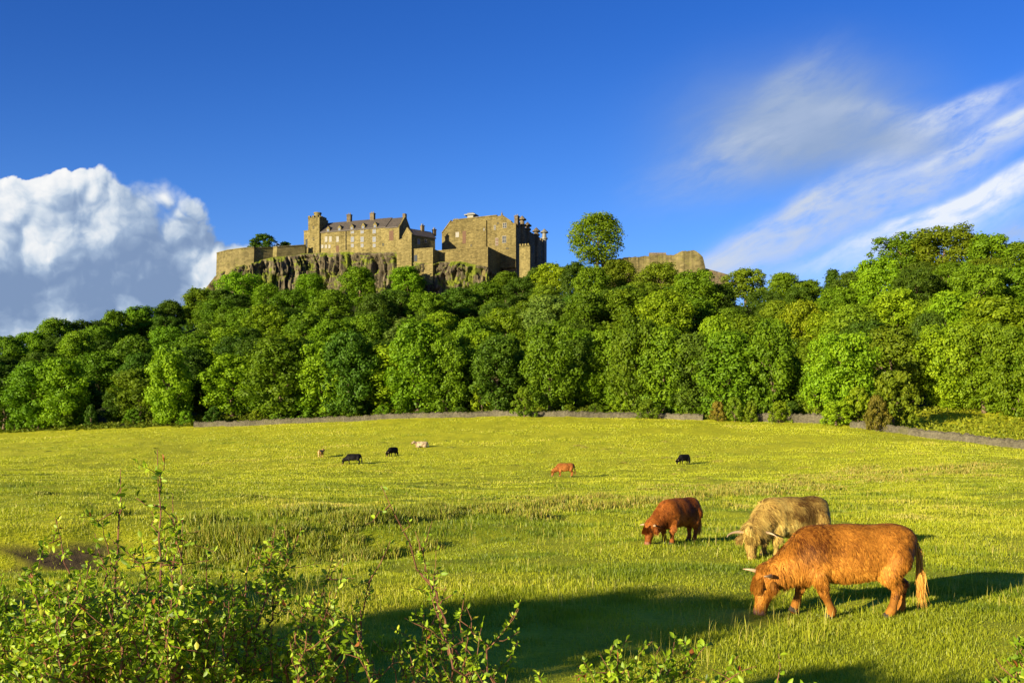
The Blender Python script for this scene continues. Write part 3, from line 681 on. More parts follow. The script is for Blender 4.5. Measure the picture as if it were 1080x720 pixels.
    a = pt(685, 267.6, 398); c = pt(703, 266.6, 397); b = MB(); b.box(a[0], c[0], a[1], a[1] + 2, a[2] - 3, a[2] + .45); b.build('parapet', M['dark'], t)
    t = thing('low_wall', 'short dark wall running down behind the trees from the raised end of the rampart', 'castle wall')
    a = pt(744.5, 283, 393); c = pt(768, 289.5, 393); b = MB(); b.prism([(a[0], a[2] - 10), (c[0], c[2] - 8), (c[0], c[2]), (a[0], a[2])], 393, 394.5); b.build('wall', M['dark'], t)
castle()

# ------------------------------------------------------------------ trees
def quads_from(C, N, size, aspect=1.35, tint=None, rg=rng):
    """leaf clumps: small rhombic, slightly folded faces"""
    n = len(C)
    r = rg.normal(size=(n, 3)); T = np.cross(N, r); T /= np.linalg.norm(T, axis=1, keepdims=True) + 1e-9; B = np.cross(N, T)
    s = size[:, None]
    V = np.stack([C - T * s * aspect, C - B * s * .7 + N * s * .12, C + T * s * aspect, C + B * s * .7 + N * s * .12], 1).reshape(-1, 3)
    f = np.arange(n * 4).reshape(n, 4)
    return V, f, (np.repeat(tint, 4) if tint is not None else None)

def crown_mesh(seed, shape='round', n_lobe=60, per=210, leaf=0.0142, base=0.10, ragged=1.0):
    rg = np.random.default_rng(seed)
    def env(z):
        u = np.clip((z - base) / (1 - base), 0, 1)
        if shape == 'round': return 0.34 * np.sqrt(np.clip(1 - (2 * u - 0.95) ** 2 / 1.1, 0.0, 1))
        if shape == 'tall': return 0.25 * np.clip(u / .25, 0.55, 1) * np.sqrt(np.clip(1 - np.clip((u - .45) / .56, 0, 1) ** 2, 0, 1))
        if shape == 'wide': return 0.43 * np.sqrt(np.clip(1 - (2 * u - 1.1) ** 2 / 1.25, 0, 1))
        if shape == 'cone': return 0.26 * np.clip((1.02 - u) ** .8, 0, 1) * np.clip(u / .12, .4, 1)
        if shape == 'dome': return 0.52 * np.sqrt(np.clip(1 - u ** 2, 0, 1))
    L = []; ph = rg.uniform(0, 6.28)
    for k in range(n_lobe):
        z = base + (1 - base) * (0.04 + 0.90 * ((k + rg.random()) / n_lobe) ** 0.85); a = k * 2.39996 + rg.normal() * .35
        lr = rg.uniform(0.055, 0.145) * (0.8 if shape in ('cone', 'tall') else 1)
        e = float(env(z)); r = max(0.0, e - lr * .6) * (.93 + ragged * (rg.uniform(.60, 1.12) - .93)) * (1 + ragged * (.14 * math.sin(2 * a + ph) + .10 * math.sin(3 * a + 2.3 * ph)))
        L.append((r * math.cos(a), r * math.sin(a), min(z, 1 - lr * .75), lr))
    L = np.array(L)
    cs, ns, tn, sz = [], [], [], []
    for (x, y, z, lr) in L:
        m = int(per * (lr / 0.095) ** 1.8); d = rg.normal(size=(m, 3)); d[:, 2] += 0.25; d /= np.linalg.norm(d, axis=1, keepdims=True)
        outw = np.array([x, y, (z - .5) * .6]); keep = d @ (outw / (np.linalg.norm(outw) + 1e-6)) > rg.uniform(-1.0, 0.35, m); d = d[keep]; m = len(d)
        rad = lr * (rg.uniform(.55, 1.08, m)) * (1 + .25 * np.sin(d[:, 0] * 7 + x * 40) * np.sin(d[:, 2] * 6 + z * 30))
        c = np.array([x, y, z]) + d * rad[:, None] * np.array([1, 1, .82])
        nn = d + rg.normal(size=(m, 3)) * .42; nn /= np.linalg.norm(nn, axis=1, keepdims=True)
        cs.append(c); ns.append(nn); tn.append(np.clip(rg.normal(.5, .17, m) + rg.normal() * .10, 0, 1)); sz.append(leaf * rg.uniform(.6, 1.25, m))
    # sparse inner fill so the far side never reads as a shell
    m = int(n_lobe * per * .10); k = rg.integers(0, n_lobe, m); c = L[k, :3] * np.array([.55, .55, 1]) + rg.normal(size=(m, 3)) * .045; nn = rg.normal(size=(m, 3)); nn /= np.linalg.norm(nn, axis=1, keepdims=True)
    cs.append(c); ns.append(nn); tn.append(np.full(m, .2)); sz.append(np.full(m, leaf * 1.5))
    C, N = np.concatenate(cs), np.concatenate(ns); C[:, 2] = np.maximum(C[:, 2], .012)
    V, f, t_ = quads_from(C, N, np.concatenate(sz), 1.25, np.concatenate(tn), rg)
    return mesh_arrays('crown', V, [f], dict(tint=t_)), L
def trunk_mesh(seed, L, top=.62, r0=.022):
    rg = random.Random(seed); b = MB()
    pts = [(0, 0, -.03)] + [(rg.uniform(-.012, .012), rg.uniform(-.012, .012), top * k / 5) for k in range(1, 6)]
    b.tube(pts, [r0 * 1.5, r0, r0 * .9, r0 * .75, r0 * .55, r0 * .3], 8)
    idx = np.argsort(-L[:, 3])[:14]
    for i in idx:
        x, y, z, _ = L[i]; h = min(top * .95, max(.10, z - .25)); k = h / top * 5; c = pts[min(5, int(k) + 1)]
        b.tube([(c[0], c[1], h), (x * .45, y * .45, h + (z - h) * .55), (x * .92, y * .92, z)], [r0 * .45, r0 * .28, r0 * .1], 5, False)
    me = b.mesh('trunk', True); me.materials.append(M['bark']); return me
PROTO = {}
def protos():
    for k, (s, b, nl, per) in enumerate([('round', .02, 66, 130), ('round', .03, 58, 145), ('round', .0, 76, 120), ('round', .04, 50, 160), ('tall', .0, 66, 120), ('tall', .02, 60, 125), ('wide', .02, 70, 135), ('wide', .03, 80, 120), ('round', .25, 56, 130), ('cone', .05, 70, 95)]):
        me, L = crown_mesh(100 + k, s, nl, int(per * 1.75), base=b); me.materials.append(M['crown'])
        PROTO.setdefault(s if b < .2 else 'open', []).append((me, trunk_mesh(200 + k, L)))
    for k in range(3):
        me, L = crown_mesh(150 + k, 'dome', 46, 105, leaf=.026, base=.02); me.materials.append(M['crown'])
        PROTO.setdefault('bush', []).append((me, trunk_mesh(250 + k, L, .5, .03)))
protos()
me_, L_ = crown_mesh(184, 'round', 100, 135, .0130, .03, .6); me_.materials.append(M['crown']); PROTO['lone'] = [(me_, trunk_mesh(281, L_, .5, .016))]
RAD = dict(round=.36, tall=.26, wide=.44, cone=.26, bush=.54); RAD['open'] = .36; RAD['lone'] = .37
TONES = {'bright': ((0.145, 0.275, 0.007), 'bright green'), 'mid': ((0.108, 0.212, 0.007), 'mid-green'), 'dark': ((0.062, 0.132, 0.008), 'dark green'),
         'olive': ((0.126, 0.218, 0.009), 'olive green'), 'yellow': ((0.182, 0.290, 0.008), 'yellow-green'), 'pale': ((0.150, 0.240, 0.030), 'pale green'), 'brown': ((0.17, 0.17, 0.02), 'brownish green')}
def colphrase(p):
    for lim, ph in ((25, "by the left edge"), (58, 'in from the left edge'), (90, "under the cumulus's left half"), (130, "under the cumulus's middle"), (180, "under the cumulus's right end"), (228, 'left of the curtain wall'),
                    (275, 'below the curved curtain wall'), (318, "below the curtain wall's right"), (350, "below the castle's square tower"), (395, 'below the dormered range'), (432, "below the range's right end"),
                    (468, 'below the gabled house'), (508, "below the palace's left half"), (546, "below the palace's right half"), (580, 'below the shaded palace turrets'), (606, 'left of the lone tree'),
                    (655, 'under the lone skyline tree'), (705, 'below the ruined rampart'), (746, "below the rampart's raised end"), (800, 'just right of the rampart'), (855, 'left of the feathery tree'),
                    (905, 'under the feathery skyline tree'), (945, "above the field wall's bend"), (1000, "above the pasture's left end"), (1045, 'above the right-hand pasture'), (2000, 'by the right edge')):
        if p < lim: return ph
LAB = {}          # label base -> list of (px, object)
def solve_D(px, ptop, H, d0=120.0, d1=420.0):
    Y = np.arange(d0, d1, .5); z = ground((px - 540) / F * Y, Y) + H; top = CAMH + (HZ - ptop) / F * Y
    k = np.argmin(np.abs(z - top) + (Y < dw(px) + (44 if px > 960 else 6)) * 1000); return Y[k]
def add_tree(px, D, H, wpx, tone, shape, row, name='tree', cat='tree', label=None, group='trees of the wood below the castle', zoff=0.0):
    X = (px - 540) / F * D; z = float(ground(X, D)) + zoff
    me, tr = PROTO[shape][random.randrange(len(PROTO[shape])) if not label or shape != 'round' else 2]
    t = thing(name, None, cat, (X, D, z), random.uniform(0, 6.28), group)
    w = wpx / F * D / 2 / RAD[shape]
    w = min(max(w, .55 * H), 1.5 * H) if shape != 'bush' else w
    t.scale = (w, w, H)
    link('trunk' if shape != 'bush' else 'stem', tr, None, t)
    c = link('crown' if shape != 'bush' else 'foliage', me, None, t)
    base, nm = TONES[tone]; j = random.uniform(.76, 1.2)
    warm = .97 + .16 * min(max((px - 150) / 800, 0), 1)
    c.color = (base[0] * j * random.uniform(.92, 1.16) * warm, base[1] * j * (.88 + .12 * warm), base[2] * j, 1)
    if label: t['label'] = label
    else:
        kind = {'round': 'round-crowned', 'tall': 'tall narrow', 'wide': 'broad-crowned', 'open': 'open-crowned', 'cone': 'pointed', 'lone': 'round-headed', 'bush': 'low rounded'}[shape]
        LAB.setdefault(f"{nm} {kind} {cat} {row} {colphrase(px)}", []).append((px, t))
    return t
def finish_labels():
    for base, lst in LAB.items():
        lst.sort(key=lambda a: a[0]); n = len(lst)
        for i, (p, o) in enumerate(lst):
            if n == 1: s = base
            elif n == 2: s = ('left-hand ', 'right-hand ')[i] + base
            else: s = (['leftmost ', 'second from left ', 'third from left ', 'fourth from left ', 'fifth from left '] + ['further right '] * 20)[i] + base
            if n > 2 and i == n - 1: s = 'rightmost ' + base
            o['label'] = s
ROW = {'s': 'on the skyline', 'u': 'high on slope', 'm': 'midway up slope', 'l': 'low on slope', 'f': 'at the foot'}
# column, row of the top, width (photo px), tone, shape, row in the wood
TREES = [
 # left shoulder
 (8, 355, 46, 'mid', 'round', 's'), (34, 345, 40, 'bright', 'round', 's'), (58, 335, 40, 'mid', 'round', 's'), (92, 321, 50, 'dark', 'wide', 's'), (122, 322, 34, 'mid', 'round', 's'), (150, 304, 48, 'mid', 'round', 's'), (180, 306, 38, 'dark', 'round', 's'), (210, 295, 40, 'olive', 'round', 's'), (255, 277, 58, 'bright', 'wide', 'u'),
 (20, 372, 40, 'mid', 'round', 'm'), (52, 362, 42, 'dark', 'round', 'm'), (82, 350, 40, 'bright', 'round', 'u'), (112, 338, 40, 'dark', 'round', 'u'), (148, 324, 42, 'bright', 'round', 'u'), (175, 345, 38, 'mid', 'round', 'u'), (202, 322, 40, 'dark', 'round', 'u'), (232, 316, 40, 'mid', 'round', 'u'), (282, 300, 50, 'bright', 'round', 'u'), (262, 326, 44, 'mid', 'round', 'm'),
 (-22, 372, 50, 'mid', 'round', 's'), (-60, 392, 50, 'mid', 'round', 's'),
 (4, 392, 44, 'dark', 'round', 'l'), (36, 388, 44, 'mid', 'round', 'l'), (66, 380, 44, 'bright', 'round', 'l'), (104, 372, 48, 'mid', 'round', 'm'), (142, 355, 46, 'olive', 'round', 'm'), (178, 372, 44, 'bright', 'round', 'm'), (206, 352, 42, 'mid', 'round', 'm'), (240, 346, 44, 'bright', 'round', 'm'),
 (14, 412, 44, 'bright', 'round', 'f'), (50, 408, 42, 'mid', 'round', 'f'), (84, 400, 50, 'dark', 'round', 'f'), (120, 410, 38, 'dark', 'tall', 'f'), (148, 388, 52, 'olive', 'round', 'f'), (184, 392, 46, 'bright', 'tall', 'f'), (212, 402, 40, 'dark', 'round', 'f'), (246, 374, 56, 'bright', 'round', 'f'), (272, 392, 44, 'mid', 'round', 'f'),
 # under the castle
 (328, 281, 60, 'bright', 'round', 'u'), (380, 280, 58, 'mid', 'round', 'u'), (430, 277, 42, 'bright', 'round', 'u'), (306, 306, 48, 'mid', 'round', 'u'), (350, 306, 46, 'mid', 'round', 'u'), (396, 310, 40, 'dark', 'round', 'u'), (416, 306, 42, 'dark', 'round', 'u'), (450, 309, 46, 'mid', 'round', 'u'), (484, 304, 44, 'dark', 'round', 'u'), (512, 298, 38, 'mid', 'round', 'u'), (534, 277, 46, 'mid', 'round', 'u'),
 (284, 322, 48, 'bright', 'round', 'm'), (322, 330, 46, 'mid', 'round', 'm'), (352, 338, 50, 'bright', 'round', 'm'), (386, 332, 40, 'mid', 'round', 'm'), (432, 336, 44, 'pale', 'round', 'm'), (464, 330, 46, 'bright', 'round', 'm'), (500, 336, 44, 'mid', 'round', 'm'), (530, 326, 44, 'bright', 'round', 'm'), (556, 318, 40, 'mid', 'round', 'm'),
 (400, 361, 48, 'yellow', 'tall', 'l'), (440, 358, 52, 'bright', 'round', 'l'), (472, 362, 42, 'mid', 'round', 'l'), (506, 350, 46, 'bright', 'round', 'l'), (536, 352, 40, 'mid', 'round', 'l'), (306, 354, 50, 'mid', 'round', 'm'), (340, 366, 50, 'bright', 'round', 'l'), (368, 372, 44, 'dark', 'round', 'l'),
 (296, 382, 60, 'mid', 'round', 'l'), (334, 392, 52, 'bright', 'round', 'f'), (366, 402, 40, 'dark', 'round', 'f'), (432, 392, 44, 'bright', 'round', 'f'), (464, 388, 48, 'bright', 'round', 'f'), (494, 394, 36, 'dark', 'round', 'f'), (524, 384, 44, 'dark', 'round', 'l'),
 # centre right
 (566, 272, 34, 'dark', 'round', 'u'), (582, 278, 42, 'yellow', 'round', 'u'), (606, 277, 34, 'dark', 'round', 'u'), (626, 281, 38, 'mid', 'round', 'u'), (652, 275, 50, 'olive', 'round', 'u'), (696, 278, 46, 'olive', 'round', 'u'), (733, 285, 50, 'mid', 'round', 'u'), (786, 284, 46, 'olive', 'open', 's'), (826, 270, 52, 'mid', 'round', 's'), (758, 300, 36, 'dark', 'round', 'u'),
 (577, 312, 48, 'pale', 'round', 'm'), (618, 309, 48, 'mid', 'round', 'm'), (660, 306, 46, 'mid', 'round', 'm'), (700, 307, 56, 'bright', 'round', 'm'), (733, 316, 44, 'mid', 'open', 'm'), (754, 334, 42, 'bright', 'round', 'm'), (784, 334, 46, 'mid', 'round', 'm'), (820, 318, 46, 'olive', 'round', 'm'), (846, 318, 46, 'yellow', 'round', 'm'),
 (606, 348, 52, 'bright', 'round', 'm'), (580, 360, 46, 'mid', 'round', 'l'), (640, 348, 46, 'mid', 'round', 'l'), (668, 352, 42, 'mid', 'round', 'l'), (700, 348, 44, 'mid', 'round', 'l'), (730, 358, 44, 'dark', 'round', 'l'), (768, 362, 54, 'mid', 'round', 'l'), (816, 350, 50, 'mid', 'round', 'l'),
 (566, 384, 40, 'dark', 'tall', 'f'), (592, 376, 44, 'mid', 'tall', 'f'), (622, 392, 38, 'bright', 'round', 'f'), (650, 390, 40, 'mid', 'round', 'f'), (696, 370, 44, 'olive', 'round', 'f'), (760, 390, 46, 'mid', 'round', 'f'), (816, 376, 60, 'mid', 'wide', 'f'), (728, 394, 36, 'dark', 'round', 'f'),
 # right
 (878, 265, 48, 'dark', 'cone', 's'), (908, 288, 48, 'yellow', 'round', 'u'), (852, 296, 36, 'mid', 'round', 'u'), (954, 248, 58, 'mid', 'wide', 's'), (996, 240, 66, 'olive', 'wide', 's'), (1040, 243, 50, 'mid', 'round', 's'), (1072, 246, 46, 'olive', 'round', 's'), (1106, 250, 60, 'mid', 'round', 's'), (926, 272, 46, 'bright', 'round', 's'),
 (946, 305, 54, 'yellow', 'round', 'm'), (898, 322, 50, 'olive', 'round', 'm'), (872, 330, 48, 'yellow', 'round', 'm'), (986, 282, 52, 'olive', 'round', 'u'), (1030, 280, 56, 'mid', 'wide', 'u'), (1070, 284, 54, 'mid', 'wide', 'u'), (960, 276, 46, 'mid', 'round', 'u'),
 (888, 358, 54, 'bright', 'wide', 'l'), (940, 350, 54, 'olive', 'round', 'l'), (1002, 308, 56, 'bright', 'round', 'm'), (1046, 314, 60, 'bright', 'round', 'm'), (1090, 318, 60, 'mid', 'round', 'm'), (980, 330, 40, 'dark', 'round', 'm'),
 (1000, 345, 52, 'bright', 'wide', 'l'), (1038, 352, 54, 'mid', 'wide', 'l'), (1074, 350, 54, 'mid', 'wide', 'l'), (1112, 352, 60, 'mid', 'wide', 'l'),
 (1010, 378, 56, 'bright', 'wide', 'f'), (1050, 376, 56, 'bright', 'wide', 'f'), (1086, 378, 56, 'mid', 'wide', 'f'), (862, 382, 44, 'mid', 'round', 'f'), (842, 392, 40, 'mid', 'round', 'f'),
 (1150, 270, 60, 'mid', 'round', 's'), (1190, 288, 60, 'olive', 'round', 's'), (1140, 318, 60, 'bright', 'round', 'm'), (1185, 330, 60, 'mid', 'round', 'm'), (1126, 376, 56, 'bright', 'wide', 'f'), (1168, 380, 56, 'mid', 'wide', 'f'), (1210, 384, 56, 'dark', 'wide', 'f'), (-100, 405, 60, 'mid', 'round', 's'), (-90, 425, 50, 'dark', 'round', 'f'), (-40, 415, 50, 'mid', 'round', 'f'),
]
def wood():
    placed = []
    for (px, ptop, w, tone, shape, row) in TREES:
        H = {'s': 15, 'u': 14, 'm': 14.5, 'l': 17, 'f': 15}[row] * random.uniform(.85, 1.15)
        if px > 970 and row in 'flm': H = 16
        D = solve_D(px, ptop, H)
        if row == 'f':
            D = float(dw(px)) + (46 if px > 975 else 10) + random.uniform(0, 6)
            X = (px - 540) / F * D; H = zray(ptop, D) - float(ground(X, D))
        add_tree(px, D, H, w * (random.uniform(1.2, 1.5) if row in 'fl' else random.uniform(1.08, 1.3)), tone, shape, ROW[row]); placed.append(((px - 540) / F * D, D))
    # the trees between and behind them, leaves mostly dark to paint shade into the gaps
    SK = np.array([(-120, 420), (0, 362), (60, 342), (100, 330), (150, 316), (220, 300), (240, 290), (285, 306), (420, 306), (500, 306), (545, 284), (600, 284), (740, 292), (760, 296), (830, 284), (880, 290), (930, 268), (1000, 252), (1080, 256), (1200, 275)], float)
    n0 = 0
    for _ in range(9000):
        px = random.uniform(-100, 1170); D0 = float(dw(px)) + (48 if px > 940 else 12); D1 = float(np.interp(px, RIDGE[:, 0], RIDGE[:, 2])) - 2
        D = D0 + (D1 - D0) * random.random() ** .8; X = (px - 540) / F * D; H = random.uniform(9, 13)
        if any((X - a) ** 2 + (D - b) ** 2 < 80 for a, b in placed): continue
        top = HZ - F * (float(ground(X, D)) + H - CAMH) / D
        if top < np.interp(px, SK[:, 0], SK[:, 1]) + 5: continue
        placed.append((X, D)); n0 += 1; fr = (D - D0) / (D1 - D0)
        add_tree(px, D, H, random.uniform(11.5, 15) * F / D, random.choice(['mid', 'dark', 'dark', 'dark', 'olive']), random.choice(['round', 'round', 'wide']), ROW['u' if fr > .66 else 'm' if fr > .33 else 'l'])
        if n0 >= 85: break
    # lone trees on the skyline
    X = 0
    D = 395; z0 = zray(277, D); gx = (629.5 - 540) / F * D
    t = add_tree(629.5, D, zray(225, D) - zray(279, D), 60, 'yellow', 'lone', '', label='lone round-headed tree standing alone on the skyline between palace and rampart', group='trees on the castle rock')
    t.location.z = zray(279, D)
    D = 436
    t = add_tree(278, D, zray(247, D) - zray(266, D), 38, 'dark', 'bush', '', 'tree', 'tree', 'dark low-domed tree rising behind the curved curtain wall', 'trees on the castle rock'); t.location.z = zray(266, D)
    t = add_tree(301, D + 3, zray(253.5, D) - zray(266, D), 18, 'dark', 'bush', '', 'tree', 'tree', 'small dark treetop just showing behind the curtain wall, left of the tower', 'trees on the castle rock'); t.location.z = zray(266, D)
    # bushes along the field wall
    B = [(270, 433, 14, 'yellow', 3, 'small pointed yellow-green bush on the field side at the left end of the stone wall'), (508, 398, 32, 'yellow', 8, 'rounded yellow-green bush behind the stone wall, left of the dark wall bush'),
         (553, 409, 27, 'olive', -2, 'round olive bush in front of the stone wall, right of the yellow-green bush'), (682, 422, 24, 'olive', -2, 'leaning scrubby bush breaking the stone wall below the rampart'),
         (536, 386, 30, 'brown', 12, 'thin brownish bush behind the wall, between the two rounded wall bushes'),
         (757, 424, 18, 'brown', -2, 'thin brownish bush at the broken middle of stone wall'), (775, 420, 24, 'olive', -2, 'wider olive bush at the broken middle of the stone wall'), (792, 424, 18, 'olive', -2, 'small olive bush just right of the widest bush at the wall break'),
         (318, 420, 40, 'mid', 6, 'low green scrub bush behind the left stretch of the stone wall'), (346, 424, 30, 'mid', 6, 'second low green scrub bush along the left stretch of wall'), (374, 423, 34, 'olive', 6, 'olive scrub bush behind the wall left of the tall yellow-green tree'),
         (470, 422, 26, 'mid', 6, 'small green scrub bush behind the wall left of the rounded yellow bush'), (655, 418, 26, 'bright', 6, 'bright low bush behind the wall, left of the leaning scrubby bush'),
         (822, 424, 26, 'yellow', -1.5, 'small yellow-green bush on the field side of the dark wall end'), (882, 424, 40, 'yellow', -2, 'large yellow-green bush filling the gap at the corner of field wall'),
         (942, 392, 60, 'olive', 6, 'big rounded olive bush at the corner where the right-hand wall begins'), (925, 418, 30, 'brown', -1, 'brownish scrub in front of the big rounded corner bush'),
         (862, 410, 36, 'olive', 8, 'olive bush on the bank left of the wall corner'), (905, 410, 34, 'yellow', 6, 'yellow-green bush between the bank and the big rounded corner bush')]
    LOW = [(16, 430), (40, 426), (70, 432), (96, 428), (140, 432), (168, 430), (196, 434), (226, 430), (296, 428), (404, 428), (424, 430), (448, 432), (486, 430), (600, 428), (628, 426), (640, 430), (720, 424), (742, 428), (808, 420), (836, 424)]
    for k, (px, ptop) in enumerate(LOW):
        D = float(dw(px)) + random.uniform(3, 8); H = zray(ptop, D) - float(ground((px - 540) / F * D, D)) + .2
        add_tree(px, D, max(H, 1.6), random.uniform(14, 26), random.choice(['mid', 'dark', 'bright', 'olive']), 'bush', 'at the foot', 'bush', 'bush', None, 'bushes along the field wall')
    for (px, ptop, w, tone, off, lab) in B:
        D = float(dw(px)) + off; X = (px - 540) / F * D; H = zray(ptop, D) - float(ground(X, D)) + .2
        add_tree(px, D, max(H, 1.0), w, tone, 'bush', '', 'bush', 'bush', lab, 'bushes along the field wall')
    # trees behind the photographer's left shoulder whose shadows cross the near grass
    for (x, y, H, w, lab) in SHADOW_TREES:
        t = add_tree(540, 10, H, 10, 'mid', 'round', '', label=lab, group='roadside trees left of the camera')
        t.location = (x, y, float(ground(x, y))); t.scale = (w, w, H)
SHADOW_TREES = [(-11.0, 1.15, 3.9, 7.4, 'roadside tree outside the frame whose shadow reaches the nearest cow'),
                (-16.0, 3.6, 3.5, 6.4, 'roadside tree farthest left outside the frame, shading grass behind the hawthorn'),
                (-5.3, 1.4, 2.5, 2.6, 'small roadside tree outside the frame nearest the camera')]
wood(); finish_labels()

def undergrowth():
    n = 26000; px = rng.uniform(-60, 960, n); off = rng.uniform(0.6, 15, n) ; D = dw(px) + off
    X = (px - 540) / F * D; dens = fbm(X / 4, D / 4); keep = (dens > .38) & ((px < 905) | (off > 6)); px, D, X = px[keep], D[keep], X[keep]
    z = ground(X, D); h = (0.35 + 1.7 * np.clip(fbm(X / 3 + 9, D / 3) - .25, 0, 1) * rng.random(len(X)))
    C = np.stack([X, D, z + h * rng.uniform(.1, 1, len(X))], -1); N = rng.normal(size=C.shape); N[:, 2] = abs(N[:, 2]) + .3; N /= np.linalg.norm(N, axis=1, keepdims=True)
    V, f, tn = quads_from(C, N, rng.uniform(.12, .34, len(C)), 1.4, np.clip(rng.normal(.5, .2, len(C)), 0, 1))
    o = link('bracken', mesh_arrays('bracken', V, [f], dict(tint=tn)), M['crown']); o.color = (0.115, 0.155, 0.010, 1)
    tag(o, 'bracken and nettles growing between the field wall and the wood', 'undergrowth', kind='stuff')
    n = 9000; px = rng.uniform(930, 1200, n); off = rng.uniform(3, 46, n); D = dw(px) + off; X = (px - 540) / F * D
    row = np.sin(off * 1.1) > .1; keep = row | (rng.random(n) < .3); X, D = X[keep], D[keep]
    z = ground(X, D); C = np.stack([X, D, z + rng.uniform(.05, .7, len(X))], -1); N = rng.normal(size=C.shape); N /= np.linalg.norm(N, axis=1, keepdims=True)
    V, f, tn = quads_from(C, N, rng.uniform(.1, .28, len(C)), 1.4, np.clip(rng.normal(.55, .2, len(C)), 0, 1))
    o = link('weeds', mesh_arrays('weeds', V, [f], dict(tint=tn)), M['crown']); o.color = (0.20, 0.24, 0.014, 1)
    tag(o, 'rough weeds in bands across the pasture behind the right-hand wall', 'weeds', kind='stuff')
undergrowth()

# ------------------------------------------------------------------ dry-stone walls
def stone_wall(px0, px1, label, h, group=None, hgap=None):
    ps = np.arange(px0, px1, 0.30); D = dw(ps); X = (ps - 540) / F * D; Z = ground(X, D)
    n = len(ps); hh = h * (1 + (fbm(ps / 3.5, ps * 0, 3) - .45) * .45 + (hashn(np.floor(ps / 1.3), 2) - .5) * .12)
    t = np.gradient(X), np.gradient(D); L = np.hypot(*t); nx, ny = t[1] / L, -t[0] / L
    prof = [(.36, -.3), (.35, .1), (.32, .45), (.27, .85), (.24, 1.0), (-.24, 1.0), (-.27, .85), (-.32, .45), (-.36, -.3)]
    V = []
    for (o, v) in prof:
        j = (hashn(np.arange(n), v * 13, o * 7) - .5) * .12
        V.append(np.stack([X + nx * (o + j), D + ny * (o + j), Z + hh * v + j * .4], -1))
    A = np.stack(V, 1); m = A.shape[1]; idx = np.arange(n * m).reshape(n, m)
    q = np.stack([idx[:-1, :-1], idx[:-1, 1:], idx[1:, 1:], idx[1:, :-1]], -1).reshape(-1, 4)
    o = thing('stone_wall', label, 'wall', (0, 0, 0), 0, group)
    link('wall', mesh_arrays('wall', A.reshape(-1, 3), [q]), M['drystone'], o)
    b = MB(); k = 0
    while k < n - 3:
        st = random.choice((2, 3)); c = A[min(k + 1, n - 1), 4] * .5 + A[min(k + 1, n - 1), 5] * .5; w = (A[min(k + st, n - 1), 4] - A[k, 4])[0] * .46
        hs = random.uniform(.10, .2); dpt = random.uniform(.24, .32)
        b.box(c[0] - abs(w), c[0] + abs(w), c[1] - dpt, c[1] + dpt, c[2] + .004, c[2] + hs, .02); k += st
    b.build('coping_stones', M['drystone'], o)
    return o
stone_wall(205, 742, 'long grey dry-stone wall between the field and the wood', .95, 'dry-stone field walls')
stone_wall(798, 872, 'short dark stretch of dry-stone wall right of the wall break bushes', 1.5, 'dry-stone field walls')
stone_wall(898, 1230, 'dry-stone wall running down to the right edge beside the pasture', 1.0, 'dry-stone field walls')

# ------------------------------------------------------------------ cattle
def surface_nets(fun, lo, hi, h):
    lo = np.array(lo); nx, ny, nz = (np.ceil((np.array(hi) - lo) / h)).astype(int) + 1
    gx = lo[0] + h * np.arange(nx); gy = lo[1] + h * np.arange(ny); gz = lo[2] + h * np.arange(nz)
    G = np.stack(np.meshgrid(gx, gy, gz, indexing='ij'), -1); S = fun(G)
    ins = S < 0
    corners = [(i, j, k) for i in (0, 1) for j in (0, 1) for k in (0, 1)]
    sl = lambda c: (slice(c[0], nx - 1 + c[0]), slice(c[1], ny - 1 + c[1]), slice(c[2], nz - 1 + c[2]))
    cnt = sum(ins[sl(c)].astype(int) for c in corners); cell = (cnt > 0) & (cnt < 8)
    acc = np.zeros(cell.shape + (3,)); num = np.zeros(cell.shape)
    for a in corners:
        for ax in range(3):
            if a[ax] == 1: continue
            b = list(a); b[ax] = 1; b = tuple(b)
            sa, sb = S[sl(a)], S[sl(b)]; cr = (sa < 0) != (sb < 0); tt = np.where(cr, sa / np.where(cr, sa - sb, 1), 0)
            pos = np.array(a, float) + np.zeros(cell.shape + (3,)); pos[..., ax] += tt
            acc += pos * cr[..., None]; num += cr
    vid = -np.ones(cell.shape, int); ii = np.argwhere(cell); vid[cell] = np.arange(len(ii))
    V = lo + h * (ii + acc[cell] / num[cell][:, None])
    Q = []
    for ax in range(3):
        o1, o2 = [a for a in range(3) if a != ax]
        e = np.argwhere(np.diff(ins.astype(int), axis=ax) != 0)
        e = e[(e[:, o1] > 0) & (e[:, o2] > 0) & (e[:, o1] < S.shape[o1] - 1) & (e[:, o2] < S.shape[o2] - 1)]
        d = np.zeros((4, 3), int); d[1, o1] = -1; d[2, o1] = -1; d[2, o2] = -1; d[3, o2] = -1
        q = np.stack([vid[tuple((e + d[k]).T)] for k in range(4)], -1)
        flip = ins[tuple(e.T)]; 
        if ax == 1: flip = ~flip
        q = np.where(flip[:, None], q, q[:, ::-1]); Q.append(q)
    return V, np.concatenate(Q)
def smin(a, b, k):
    h = np.clip(.5 + .5 * (b - a) / k, 0, 1); return b * (1 - h) + a * h - k * h * (1 - h)
def ell(p, c, r):
    r = np.array(r); q = (p - np.array(c)) / r; k0 = np.linalg.norm(q, axis=-1); k1 = np.linalg.norm(q / r, axis=-1) + 1e-9; return k0 * (k0 - 1) / k1
def cap(p, a, b, ra, rb):
    a = np.array(a, float); b = np.array(b, float); ba = b - a; t = np.clip(((p - a) @ ba) / (ba @ ba), 0, 1); return np.linalg.norm(p - a - t[..., None] * ba, axis=-1) - (ra + (rb - ra) * t)

def rotz_about(p, c, a):
    p = np.array(p, float); d = p - c; ca, sa = math.cos(a), math.sin(a); return np.array([c[0] + d[0] * ca - d[1] * sa, c[1] + d[0] * sa + d[1] * ca, p[2]])

